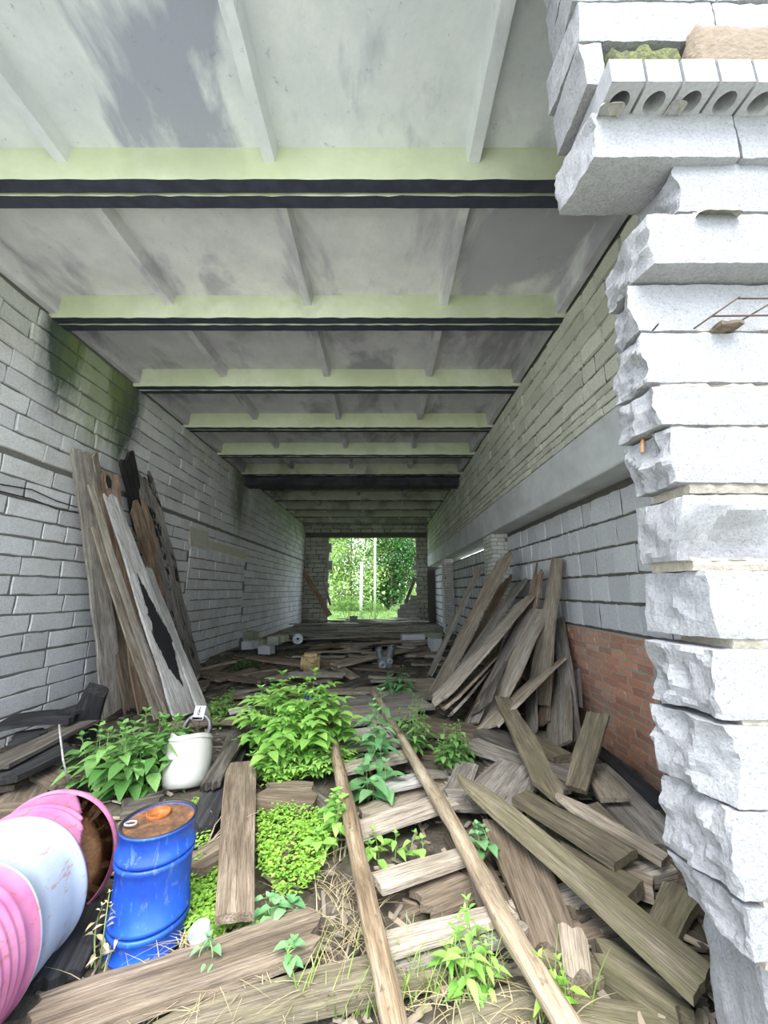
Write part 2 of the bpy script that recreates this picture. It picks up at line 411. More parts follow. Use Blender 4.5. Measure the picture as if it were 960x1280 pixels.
bmesh.ops.bevel(bm, geom=bm.edges[:], offset=.015, segments=1, affect='EDGES')
struct(obj('trim_1', bm, M['girder']))

# ---------------------------------------------------------------- floor: trodden earth and rubble
def floor_h(x, y):
    h = .05*noise.noise(Vector((x*.8, y*.8, 1))) + .03*noise.noise(Vector((x*2.5, y*2.5, 4)))
    h += -.16*max(0, min(1, (x-1.4)/.8))*max(0, min(1, (7-y)/2))
    h += .10*max(0, min(1, (y-6)/3))
    return h
bm = bmesh.new()
xs = [XL-.3+i*.09 for i in range(74)]; ys = [.9+j*.09 for j in range(200)]
g = [[bm.verts.new((x, y, floor_h(x, y)+rnd.uniform(-.008, .008))) for x in xs] for y in ys]
for j in range(len(ys)-1):
    for i in range(len(xs)-1):
        bm.faces.new((g[j][i], g[j][i+1], g[j+1][i+1], g[j+1][i]))
k = NB('earth_and_rubble', .95); v = k.map()
c = k.ramp(k.noise(v, 6, 8, .75), [(.3, (.05, .04, .03)), (.5, (.14, .115, .085)), (.66, (.28, .24, .19)), (.8, (.40, .37, .32))])
c = k.mix(k.math('MULTIPLY', k.ramp(k.noise(v, 1.3, 5, .6), [(.5, 0), (.62, 1)]), .45), c, (.10, .13, .03))
k.col(c); k.bump(k.noise(v, 35, 8, .8), .9, .03); M['earth'] = k.m
struct(obj('floor', bm, M['earth'], smooth=True))
# ground outside, in front of and behind the building
k = NB('meadow_ground', .95); v = k.map()
k.col(k.ramp(k.noise(v, 2.5, 8, .75), [(.3, (.36, .36, .30)), (.55, (.50, .51, .42)), (.75, (.60, .60, .52))]))  # unseen front ground, made extra pale to throw light onto the ceiling
k.bump(k.noise(v, 30, 6, .8), .8, .05); M['meadow'] = k.m
bm = bmesh.new()
for (y0, y1) in ((-30, .95), (YB+.2, 70)):
    vs = [bm.verts.new(p) for p in ((-40, y0, -.06), (40, y0, -.06), (40, y1, -.06), (-40, y1, -.06))]; bm.faces.new(vs)
bm.faces.ensure_lookup_table(); bm.faces[1].material_index = 1
for (x0, x1) in ((-40, XL-.3), (XIN+.3, 40)):
    vs = [bm.verts.new(p) for p in ((x0, .95, -.06), (x1, .95, -.06), (x1, YB+.2, -.06), (x0, YB+.2, -.06))]; bm.faces.new(vs)
M['meadow_back'] = plain('sunlit_weeds', (.13, .22, .05), .95, 0, .5, 3, .5)
struct(obj('ground', bm, [M['meadow'], M['meadow_back']]))
# ---------------------------------------------------------------- broken end of the front wall (aerated blocks)
YK = 1.37
def xback(u, z): return (u-480)/FPX*(YK*CP+(z-H)*SP)
def rough_block(name, x_ft, x_fb, x_bt, x_bb, x1, y0, y1, z0, z1, seed, mat, parent, frac=.03, zback=0.0, chip=None, rough=.003):
    bm = bmesh.new(); lay = bm.verts.layers.float.new('tint')
    ti = random.Random(seed).random()
    nx, ny, nz = max(4, int((x1-x_ft)/.022)), 16, 12
    def P(a, b, c):
        f = a/nx; g_ = b/ny; h = c/nz
        xl = (x_fb*(1-h)+x_ft*h)*(1-g_) + (x_bb*(1-h)+x_bt*h)*g_
        return Vector((xl+(x1-xl)*f**1.15, y0+(y1-y0)*g_, z0+(z1-z0)*h))
    V = {}
    def vert(a, b, c):
        q = (a, b, c)
        if q not in V:
            p = P(a, b, c); n3 = noise.noise_vector(p*9+Vector((seed*3.1, seed, 0)))
            n4 = noise.noise_vector(p*45+Vector((seed, 0, seed)))
            d = n3*rough*1.4 + n4*rough
            edge = sum((b in (0, ny), c in (0, nz), a == 0))
            if edge >= 2:
                ctr = Vector(((p.x+.1), (y0+y1)/2, (z0+z1)/2)); d += (ctr-p).normalized()*(.001+.005*abs(noise.noise(p*22)))
            if a <= 2:   # fracture facets
                w = (1-a/3)
                s = p*5.5+Vector((seed*1.7, 0, seed)); rdg = abs(noise.noise(s))+.6*abs(noise.noise(s*2.1+Vector((3, 3, 3))))
                d.x += frac*w*(rdg*2.4-.8) + frac*.25*w*noise.noise(p*30)+frac*.2*w*noise.noise(p*75)
            if chip:
                for (cx, cy, cz, rad, dep) in chip:
                    rr = ((p.x-cx)**2+(p.z-cz)**2)**.5
                    if b == 0 and rr < rad: d.y += dep*(1-(rr/rad)**2)+.004*noise.noise(p*60)
            V[q] = bm.verts.new(p+d); V[q][lay] = ti
        return V[q]
    for a in range(nx):
        for c in range(nz):
            bm.faces.new((vert(a,0,c), vert(a+1,0,c), vert(a+1,0,c+1), vert(a,0,c+1)))
            bm.faces.new((vert(a,ny,c+1), vert(a+1,ny,c+1), vert(a+1,ny,c), vert(a,ny,c)))
    for b in range(ny):
        for c in range(nz):
            bm.faces.new((vert(0,b+1,c), vert(0,b,c), vert(0,b,c+1), vert(0,b+1,c+1)))
            bm.faces.new((vert(nx,b,c), vert(nx,b+1,c), vert(nx,b+1,c+1), vert(nx,b,c+1)))
        for a in range(nx):
            bm.faces.new((vert(a,b+1,0), vert(a+1,b+1,0), vert(a+1,b,0), vert(a,b,0)))
            bm.faces.new((vert(a,b,nz), vert(a+1,b,nz), vert(a+1,b+1,nz), vert(a,b+1,nz)))
    return struct(obj(name, bm, mat, parent, True, 17))

bm, lay = new_bm()
addbox(bm, (1.35, YF+.12, -.2), (XIN+.6, YK-.02, ZDECK+.1), 0, lay)
addbox(bm, (1.16, YF+.13, .3), (1.4, YK-.03, ZDECK+.1), 0, lay)
masonry(bm, lay, (0, YF+.12, 0), (1, 0, 0), (0, 0, 1), (0, -1, 0), rows_between(0, ZDECK+.1, .2), 1.75, XIN+.6, .6, .014, .05, .005, None, 1, .05)
addbox(bm, (XL-.9, YF, -.2), (XL-.02, YK, ZDECK+.1), 0, lay)
wf = struct(obj('wall_front', bm, [M['mortar_light'], M['block_front']]))
# course: front-top, front-bottom, back-top, back-bottom sightings of the broken end, front plane
courses = [
 ((722,2),    (725,51),   683, 686,   1.12, 1.33, .008, None),
 ((740,140),  (742,196),  692, 697,  1.14, 1.335, .012, None),
 ((843,204),  (850,264),  800, 795,  1.17, 1.75, .02, None),
 ((810,267),  (815,329),  757, 757,  1.12, 1.75, .022, None),
 ((783,356),  (797,413),  761, 773,  1.20, 1.60, .022, None),
 ((797,416),  (809,478),  773, 769,  1.20, 1.75, .022, None),
 ((814,483),  (822,531),  770, 775,  1.18, 1.62, .018, None),
 ((834,534),  (846,603),  782, 786,  1.17, 1.75, .03, None),
 ((853,618),  (850,700),  793, 801,  1.15, 1.56, .012, [(1.02, 0, 1.55+.10, .16, .045), (.93, 0, 1.55+.09, .10, .03), (1.12, 0, 1.55+.12, .12, .05)]),
 ((882,713),  (898,799),  804, 810,  1.14, 1.75, .012, None),
 ((892,812),  (908,901),  806, 815,  1.14, 1.62, .03, None),
 ((904,908),  (920,1012), 815, 825,  1.14, 1.75, .03, None),
 ((912,1016), (934,1130), 826, 836, 1.14, 1.60, .03, None),
 ((925,1134), (938,1205), 838, 860, 1.15, 1.75, .02, None),
]
fb_objs = []
for i, (ft, fb, bt, bb, yf, x1, fr, ch) in enumerate(courses):
    pt, pb = wy(*ft, yf), wy(*fb, yf)
    xqt, xqb = xback(bt, pt.z), xback(bb, pb.z)
    rough_block('aerated_block', pt.x, pb.x, xqt, xqb, x1, yf, YK, pb.z, pt.z, i+1, M['block_front'], wf, fr, chip=ch)
    # the neighbour to the right in the same course
    if x1 < 1.75:
        rough_block('aerated_block', x1+.012, x1+.012, x1+.012, x1+.012, 1.78, yf+.004, YK, pb.z, pt.z, i+41, M['block_front'], wf, .002)
    # mortar bed beneath
    rg = random.Random(i)
    bm = bmesh.new(); xm = max(pb.x, .80)+.05
    n = 26
    pr = None
    for j in range(n+1):
        x = xm+(1.76-xm)*j/n; w = rg.uniform(-.006, .012)
        cur = [bm.verts.new((x, yf+.018-w, pb.z+.004)), bm.verts.new((x, yf+.012-w*1.2, pb.z-.012)), bm.verts.new((x, yf+.02-w, pb.z-.03)),
               bm.verts.new((x, YK-.02, pb.z-.03)), bm.verts.new((x, YK-.02, pb.z+.004))]
        if pr:
            for q in range(5): bm.faces.new((pr[q], cur[q], cur[(q+1) % 5], pr[(q+1) % 5]))
        else: bm.faces.new(cur[::-1])
        pr = cur
    bm.faces.new(pr)
    if i not in (0, 1, 3): struct(obj('mortar_bed', bm, M['mortar_light'], wf))
    else: bm.free()
# upper courses rising out of the frame
zt = wy(722, 2, 1.12).z
for j in range(5):
    rough_block('aerated_block', .775, .775, .80, .80, 1.36, 1.12, YK, zt+.012+j*.205, zt+.205+j*.205, 60+j, M['block_front'], wf, .006)
    rough_block('aerated_block', 1.372, 1.372, 1.372, 1.372, 1.95, 1.12, YK, zt+.012+j*.205, zt+.205+j*.205, 70+j, M['block_front'], wf, .002)
# the block behind the hollow bricks
zb0, zb1 = wy(741, 106, 1.12).z, wy(726, 54, 1.12).z
rough_block('aerated_block', .772, .785, xback(690, zb1), xback(697, zb0), .86, 1.12, YK, zb0, zb1, 21, M['block_front'], wf, .004)
rough_block('aerated_block', .862, .862, .862, .862, 1.78, 1.19, YK, zb0-.10, zb1, 22, M['block_front'], wf, .004)
# hollow silicate bricks standing proud of the face, round cores open underneath
k = 0
x = wy(761, 75, 1.043).x
zbr0, zbr1 = 3.342, 3.45
def hollow_brick(x0, ti):
    bm = bmesh.new(); lay = bm.verts.layers.float.new('tint')
    w, d, h = .120, .25, zbr1-zbr0; cx, cy, r = w/2, .062, .036
    n = 24
    out_b, ins, ins_t = [], [], []
    def sq(a):
        c, s = math.cos(a), math.sin(a); m = max(abs(c)/(w/2), abs(s)/.062)
        return (cx+c/m, cy+s/m)
    for j in range(n):
        a = R(45)+2*math.pi*j/n
        px, py = sq(a); out_b.append(bm.verts.new((px, py, 0)))
        ins.append(bm.verts.new((cx+r*math.cos(a), cy+r*math.sin(a), 0)))
        ins_t.append(bm.verts.new((cx+r*.9*math.cos(a), cy+r*.9*math.sin(a), h*.85)))
    for j in range(n):
        q = (j+1) % n
        bm.faces.new((out_b[j], ins[j], ins[q], out_b[q]))
        bm.faces.new((ins[j], ins_t[j], ins_t[q], ins[q]))
    bm.faces.new(ins_t)
    z0 = h
    def quad(*p): bm.faces.new([bm.verts.new(c) for c in p])
    quad((0,0,0),(w,0,0),(w,0,h),(0,0,h)); quad((0,d,0),(0,0,0),(0,0,h),(0,d,h)); quad((w,0,0),(w,d,0),(w,d,h),(w,0,h))
    quad((0,0,h),(w,0,h),(w,d,h),(0,d,h)); quad((0,.124,0),(0,d,0),(w,d,0),(w,.124,0)); quad((w,d,0),(0,d,0),(0,d,h),(w,d,h))
    bmesh.ops.remove_doubles(bm, verts=bm.verts[:], dist=.0004)
    for v in bm.verts: v[lay] = ti
    o = struct(obj('hollow_brick', bm, M['brick_front'], wf)); o.location = (x0, 1.043+random.Random(x0).uniform(-.003, .003), zbr0)
for j in range(7): hollow_brick(x+j*.1325, (j*37 % 10)/10)
# mossy mortar ledge on top of the bricks
def lump(name, x0, x1, y0, y1, z0, z1, mat, parent, seed, n=34, m=8, amp=.012):
    bm = bmesh.new(); G = []
    for i in range(n+1):
        row = []
        for j in range(m+1):
            a = math.pi*j/m; f = i/n
            taper = min(1, min(f, 1-f)*9)**.5
            p = Vector((x0+(x1-x0)*f, (y0+y1)/2-(y1-y0)/2*math.cos(a)*(.75+.25*taper), z0+(z1-z0)*math.sin(a)*taper))
            p += noise.noise_vector(p*30+Vector((seed,)*3))*amp*(math.sin(a)+.4)
            row.append(bm.verts.new(p))
        G.append(row)
    for i in range(n):
        for j in range(m): bm.faces.new((G[i][j], G[i][j+1], G[i+1][j+1], G[i+1][j]))
    return struct(obj(name, bm, mat, parent, True))
k = NB('moss', .95); v = k.map()
k.col(k.ramp(k.noise(v, 40, 6, .8), [(.35, (.03, .03, .02)), (.5, (.09, .10, .03)), (.68, (.24, .27, .06))])); k.bump(k.noise(v, 150, 4, .8), 1, .01); M['moss'] = k.m
lump('moss_cushion', .86, 1.17, 1.09, 1.19, zbr1, 3.66, M['moss'], wf, 1)
M['mortar_brown'] = plain('brown_crumbling_mortar', (.17, .13, .09), .95, 0, .4, 40, 1.0)
lump('mortar_ledge', 1.16, 1.72, 1.05, 1.19, zbr1, 3.74, M['mortar_brown'], wf, 2)
M['mortar_grey2'] = plain('crumbling_mortar', (.45, .43, .38), .95, 0, .3, 60, 1.0)
lump('mortar_drip', .81, .9, 1.09, 1.16, zbr0-.022, zbr0+.004, M['mortar_grey2'], wf, 3, 12, 6, .006)
lump('mortar_drip', 1.07, 1.13, 1.09, 1.16, zbr0-.015, zbr0+.004, M['mortar_grey2'], wf, 4, 12, 6, .006)
pq = wy(885, 266, 1.12)
lump('mortar_drip', pq.x-.05, pq.x+.1, 1.09, 1.16, pq.z-.022, pq.z+.012, M['mortar_grey2'], wf, 6, 16, 6, .008)
# footing blocks under the broken end
zf = wy(938, 1205, 1.15).z
rough_block('footing_block', .985, .97, 1.0, .98, 1.75, 1.22, YK+.05, .25, zf-.01, 31, M['block_front'], wf, .01)
rough_block('footing_block', 1.06, 1.08, 1.07, 1.07, 1.75, 1.12, 1.235, .28, zf-.03, 32, M['block_front'], wf, .012)
rough_block('footing_block', .93, .95, .95, .95, 1.75, 1.19, YK+.08, -.15, .24, 33, M['block_front'], wf, .02)
# ---------------------------------------------------------------- boards
def proj(p):
    d = p-CAM; zc = d.y*CP+d.z*SP; up = -d.y*SP+d.z*CP
    return Vector((480+FPX*d.x/zc, 640-FPX*up/zc))
def board_mesh(L, w0, w1, t, ends, bow, rg, wav=.05, twist=.0, nlane=7, side=0.0):
    bm = bmesh.new()
    n = int(max(7, min(30, L/.10))); s0 = rg.random()*50
    def lane_ends(kind):
        out = []
        for j in range(nlane):
            if kind == 'saw': out.append(rg.uniform(0, .008))
            elif kind == 'rag': out.append(rg.uniform(0, .07))
            elif kind == 'split': out.append(rg.choice((0, .05, .2, .32))*rg.uniform(.5, 1)*min(1, L/1.2))
            elif kind == 'point': out.append(abs(j/(nlane-1)-.4)*.5*rg.uniform(.7, 1.1)*min(1, L/1.0))
            else: out.append(0)
        return out
    e0, e1 = lane_ends(ends[0]), lane_ends(ends[1])
    tw = rg.uniform(-twist, twist)
    skew0, skew1 = rg.uniform(-.12, .12), rg.uniform(-.12, .12)
    prev = None
    for i in range(n+1):
        f = i/n; x = f*L; w = w0+(w1-w0)*f
        eL = noise.noise(Vector((x*1.7, s0, 0)))*wav*w*2; eR = noise.noise(Vector((x*1.7, s0+9, 0)))*wav*w*2
        cz = bow*4*f*(1-f)+noise.noise(Vector((x*.9, s0+4, 0)))*.012
        cy = side*4*f*(1-f)
        top, bot = [], []
        for j in range(nlane):
            g_ = j/(nlane-1)
            y = -w/2+eL+(w+eR-eL)*g_
            dl = min(.45*L, .5)
            xx = x
            if x < dl: xx += (e0[j]+skew0*w*(g_-.5)*2)*(1-x/dl)
            if L-x < dl: xx -= (e1[j]+skew1*w*(g_-.5)*2)*(1-(L-x)/dl)
            tt = t*(.82 if j in (0, nlane-1) else 1)*(1+.12*noise.noise(Vector((x*3, g_*4, s0))))
            zz = cz+(g_-.5)*w*tw*(f-.5)*2
            jz = noise.noise(Vector((x*4, g_*9, s0+2)))*.004
            top.append(bm.verts.new((xx, y+cy, zz+tt/2+jz))); bot.append(bm.verts.new((xx, y+cy, zz-tt/2+jz)))
        cur = top+bot[::-1]
        m = len(cur)
        if prev:
            for q in range(m): bm.faces.new((prev[q], prev[(q+1) % m], cur[(q+1) % m], cur[q]))
        else:
            for q in range(nlane-1): bm.faces.new((top[q], top[q+1], bot[q+1], bot[q]))
        prev = cur; ltop, lbot = top, bot
    for q in range(nlane-1): bm.faces.new((lbot[q], lbot[q+1], ltop[q+1], ltop[q]))
    return bm
pseed = [100]
def board(A, B, wa, wb, t, mat, name='plank', nh=(0, 0, 1), ends=('saw', 'saw'), bow=0.0, wav=.07, twist=.10, px=True, parent=None, side=0.0):
    A, B = Vector(A), Vector(B)
    a = (B-A); L = a.length; a.normalize()
    n = Vector(nh); n = (n-a*n.dot(a)).normalized(); w = n.cross(a)
    if px:   # widths given as seen: turn them into metres where the board lies
        res = []
        for P, wpx in ((A, wa), (B, wb)):
            q0, q1 = proj(P-w*.05), proj(P+w*.05)
            ax = (proj(P+a*.05)-proj(P-a*.05)).normalized(); dv = q1-q0
            perp = abs(dv.x*ax.y-dv.y*ax.x)*10
            res.append(max(.035, min(.36, wpx/max(perp, 1e-3))))
        wa, wb = res
    pseed[0] += 1
    bm = board_mesh(L, wa, wb, t, ends, bow, random.Random(pseed[0]), wav, twist, side=side)
    mm = Matrix((a, w, n)).transposed().to_4x4(); mm.translation = A
    o = obj(name, bm, W[mat], parent)
    if parent:
        o.matrix_world = mm
    else:
        o.matrix_world = mm
    return o
def P3(s):
    """(u, v, z) on a level z, or (u, v, 'X', x) on an upright plane parallel to the side walls"""
    return (wx(s[0], s[1], s[3]) if s[2] == 'X' else wy(s[0], s[1], s[3])) if len(s) == 4 else gz(s[0], s[1], s[2]+(.035 if s[2] < .08 else 0))
def boards(rows, nh, group=None):
    for r in rows:
        A, B, wa, wb, t, mat, ends, bow, label = r[:9]
        kw = r[9] if len(r) > 9 else {}
        nm = kw.pop('name', 'plank'); cat = kw.pop('cat', 'plank'); gr = kw.pop('group', group)
        nh_ = kw.pop('nh', nh)
        tag(board(P3(A), P3(B), wa, wb, t, W and mat, nm, nh_, ends, bow, **kw), label, cat, gr)
S, G_, Q, PT = 'saw', 'rag', 'split', 'point'
# ---- the stack leaning on the left wall: (foot, head, width px foot, head, thickness, wood, ends, bow, label)
x0 = XL
boards([
 ((141,892,.05), (103,562,'X',x0+.10), 26, 26, .035, 'grey', (S,G_), .02, 'wide brown-grey plank leaning on the left wall, leftmost of the leaning stack'),
 ((131,860,.15), (92,562,'X',x0+.06), 10, 9, .03, 'pale', (S,G_), .0, 'narrow pale edge plank leaning on the left wall behind the leftmost wide one'),
 ((186,884,.05), (134,590,'X',x0+.16), 34, 24, .03, 'red', (G_,S), .0, 'rotten brown plank with a knot hole near its head, leaning on the left wall'),
 ((166,888,.05), (137,726,'X',x0+.26), 22, 20, .03, 'brown', (G_,Q), .0, 'short flaking brown plank low in the stack leaning on the left wall'),
 ((198,897,.06), (118,657,'X',x0+.33), 12, 8, .03, 'tan', (S,S), -.02, 'narrow tan lath with low rounded head leaning on the left wall'),
 ((212,893,.06), (113,606,'X',x0+.34), 10, 7, .03, 'pale', (S,S), -.05, 'long pale lath crossing the front of the stack on the left wall'),
 ((170,800,.6), (117,567,'X',x0+.24), 7, 6, .02, 'pale', (S,S), .0, 'thinnest pale lath rising between planks on the left wall'),
 ((234,894,.06), (137,617,'X',x0+.36), 34, 15, .035, 'halfchar', (S,G_), -.02, 'broad whitish plank with a black charred streak, leaning in front on the left wall'),
 ((257,896,.04), (184,708,'X',x0+.42), 12, 8, .03, 'white', (S,G_), -.01, 'whitish plank at the right front foot of the left leaning stack'),
 ((206,800,.6), (158,568,'X',x0+.22), 20, 18, .04, 'char', (G_,G_), .0, 'blackened charred plank head standing tall in the left leaning stack'),
 ((243,850,.1), (178,585,'X',x0+.08), 30, 26, .04, 'blackgrey', (G_,Q), .0, 'splintered dark grey plank, tall one at the right rear of the left leaning stack'),
 ((228,842,.2), (170,622,'X',x0+.2), 18, 20, .03, 'red', (G_,Q), .0, 'reddish splintered plank in the middle of the left leaning stack'),
 ((216,836,.3), (186,622,'X',x0+.16), 14, 16, .03, 'grey', (G_,Q), .0, 'ragged grey slat beside the tall dark plank on the left wall'),
 ((246,850,.08), (199,650,'X',x0+.12), 8, 6, .025, 'tan', (S,G_), .02, 'thin tan lath along the right edge of the left leaning stack'),
], (1, -.25, .3), 'planks leaning on the left wall')
# ---- the stack leaning on the right wall
xr = XIN
boards([
 ((537,845,.06), (600,710,'X',XR+.02), 5, 5, .045, 'grey', (S,S), .0, 'thin grey pole leaning against the corner of the near white brick pier', {'name': 'wooden_pole', 'cat': 'pole'}),
 ((543,868,.15), (637,688,'X',XR+.05), 19, 16, .035, 'tan', (S,PT), -.03, 'longest tan plank leaning against the white brick pier', {'side': .06}),
 ((563,870,.2), (634,722,'X',xr-.16), 14, 20, .03, 'red', (G_,Q), .0, 'reddish splintered plank just behind the longest tan plank'),
 ((548,880,.25), (652,726,'X',xr-.10), 10, 15, .03, 'grey', (G_,Q), .0, 'grey split-headed plank at the middle of the right leaning stack'),
 ((537,884,.28), (664,742,'X',xr-.26), 13, 15, .035, 'pale', (PT,PT), -.02, 'pale splintered plank slanting in front of the right leaning stack'),
 ((550,890,.24), (650,790,'X',xr-.36), 9, 11, .03, 'tan', (PT,G_), .0, 'short tan splinter low in the front of the right leaning stack'),
 ((560,897,.2), (640,808,'X',xr-.4), 10, 10, .03, 'grey', (PT,S), .0, 'short grey splinter lowest at the left foot of the right leaning stack'),
 ((588,896,.16), (626,792,'X',xr-.42), 30, 16, .035, 'olive', (S,S), .0, 'mossy green-brown plank leaning in the front of the right stack'),
 ((600,885,.3), (655,760,'X',xr-.14), 16, 15, .03, 'dark', (S,G_), .0, 'dark shaded plank behind the pale boards of the right stack'),  # wood itself coloured dark
 ((609,906,.12), (680,760,'X',xr-.28), 24, 17, .035, 'pale', (S,G_), .02, 'long pale grey plank slanting to the brick wall with its notched head lowered'),
 ((590,905,.12), (668,750,'X',xr-.22), 10, 10, .03, 'grey', (S,S), .02, 'grey plank alongside the long pale one in the right stack'),
 ((640,860,.3), (677,702,'X',xr-.10), 14, 12, .03, 'red', (S,Q), .0, 'reddish plank with broken double-pronged head in the right stack'),
 ((672,880,.25), (697,698,'X',xr-.12), 26, 14, .035, 'tan', (G_,S), .01, 'tall tan plank with the highest square head near the grey block wall'),
 ((665,920,.05), (664,800,'X',xr-.20), 14, 14, .03, 'grey', (S,S), .0, 'upright pinkish grey board in the shade of the right stack'),
 ((697,935,-.02), (700,830,'X',xr-.12), 36, 28, .03, 'pale', (S,S), .0, 'broad pale board standing at the foot of the right stack'),
 ((680,905,.1), (688,800,'X',xr-.10), 12, 12, .03, 'red', (S,G_), .0, 'rust coloured board standing next to the broad pale board'),
 ((717,930,-.05), (698,775,'X',xr-.06), 22, 15, .035, 'grey', (S,S), .0, 'grey plank leaning on the red brick wall, rightmost of the right stack'),
 ((722,885,.2), (720,838,'X',xr-.04), 12, 12, .03, 'white', (S,S), .0, 'short pale board end showing against the red brick wall'),
 ((640,925,.02), (636,880,'X',xr-.5), 13, 12, .03, 'brown', (S,G_), .0, 'brown board stub between timbers under the right stack'),
 ((607,912,.2), (692,830,'X',xr-.34), 16, 16, .04, 'tan', (G_,G_), .0, 'tan plank lying diagonally across the right leaning stack'),
], (-1, -.35, .35), 'planks leaning on the right wall')
up = (0, 0, 1)
# ---- loose boards in the right foreground
boards([
 ((519,905,.02), (640,925,.02), 20, 22, .10, 'brown', (S,S), .0, 'thick damp brown timber at the foot of the right leaning stack', {'name': 'timber', 'cat': 'timber', 'wav': .02}),
 ((600,913,.15), (662,938,.12), 15, 15, .08, 'dark', (G_,G_), .0, 'dark rotten timber lying above the grey board below the right stack', {'name': 'timber', 'cat': 'timber'}),
 ((590,928,.06), (664,958,.05), 20, 18, .05, 'grey', (S,S), .0, 'grey board ending in a clean sawn corner below the right stack'),
 ((660,925,.04), (705,950,.0), 15, 15, .08, 'olive', (S,S), .0, 'short mossy timber under the standing boards of the right stack', {'name': 'timber', 'cat': 'timber'}),
 ((700,1010,.16), (628,872,.40), 34, 17, .035, 'olive', (PT,S), .0, 'olive plank sloping from the right stack down to the loose boards'),
 ((720,987,.14), (746,892,.46), 30, 26, .035, 'olive', (S,S), .0, 'short olive board tilted up toward the red brick wall'),
 ((595,1010,.06), (645,955,.06), 44, 44, .04, 'grey', (G_,S), .0, 'wide worn grey board beside the end of the longest mossy plank'),
 ((640,1010,.05), (672,960,.05), 24, 24, .035, 'grey', (S,S), .0, 'grey board half buried left of the sloping olive plank'),
 ((572,968,.27), (882,1232,.17), 15, 48, .035, 'moss', (PT,S), .0, 'longest mossy green plank crossing the right foreground diagonally'),
 ((650,995,.20), (782,1078,.17), 20, 28, .045, 'olive', (S,S), .0, 'mossy plank with a thick sawn end above the longest mossy plank'),
 ((693,992,.24), (833,1078,.14), 11, 16, .035, 'tan', (PT,S), .0, 'narrow tan plank reaching from the loose boards to the broken wall end'),
 ((742,958,.03), (838,1060,.0), 38, 46, .035, 'grey', (S,S), .0, 'broad grey board lying along the foot of the red brick wall'),
 ((745,935,.06), (832,1010,.04), 10, 16, .04, 'char', (S,S), .0, 'black charred strip lying against the foot of the red brick wall'),  # narrow strip along the wall foot, coloured black
 ((728,1010,.06), (795,1075,.05), 36, 36, .03, 'olive', (S,S), .0, 'mossy board under the narrow tan plank by the broken wall end'),
 ((690,1060,.09), (795,1122,.12), 20, 30, .06, 'olive', (G_,S), .0, 'short stout mossy board with a dark sawn end, just above the longest mossy plank'),
 ((725,1075,.06), (818,1112,.04), 22, 22, .06, 'tan', (G_,S), .0, 'stubby tan board next to the stout mossy board'),
 ((702,1200,.03), (634,1030,.14), 62, 52, .035, 'brown', (G_,S), .0, 'wide wet brown board between the ladder and the longest mossy plank'),
 ((470,1196,.0), (836,1086,.02), 36, 26, .07, 'pale', (G_,S), .0, 'long pale beam running under the ladder to the right', {'name': 'timber', 'cat': 'timber', 'wav': .02}),
 ((822,1180,.04), (855,1110,.04), 50, 52, .05, 'moss', (S,G_), .0, 'green mossy slab board under the broken wall end'),
 ((742,1190,.0), (872,1282,.02), 30, 34, .08, 'moss', (G_,G_), .0, 'crumbling green log half at the bottom right', {'name': 'rotten_log', 'cat': 'log'}),
 ((725,1250,.0), (715,1170,.05), 36, 34, .09, 'tan', (G_,Q), .0, 'rotten split log stump beside the right ladder rail', {'name': 'rotten_log', 'cat': 'log'}),
 ((650,1170,.0), (770,1230,-.02), 30, 34, .05, 'olive', (G_,G_), .0, 'rotting mossy board under the longest mossy plank'),
 ((690,1262,.0), (860,1300,-.03), 40, 50, .04, 'olive', (S,S), .0, 'mossy board at the very bottom right of the floor'),
 ((628,1150,.02), (575,1045,.03), 40, 34, .03, 'brown', (S,S), .0, 'brown board lying under the right ladder rail'),
 ((652,1085,.03), (700,1150,.03), 40, 40, .03, 'brown', (S,G_), .0, 'dark brown board beneath the longest mossy plank'),
 ((560,1000,.05), (625,1000,.04), 24, 24, .03, 'grey', (S,S), .0, 'grey board end right of the ladder'),
 ((585,955,.03), (560,1005,.03), 28, 30, .035, 'grey', (S,G_), .0, 'grey-green board behind the leafy bush right of the ladder'),
 ((668,935,.03), (680,975,.03), 16, 16, .04, 'brown', (G_,G_), .0, 'broken brown offcut under the sloping olive plank'),
 ((770,1000,.12), (745,965,.12), 30, 26, .03, 'tan', (S,S), .0, 'small tan offcut on the broad grey board'),
], up)
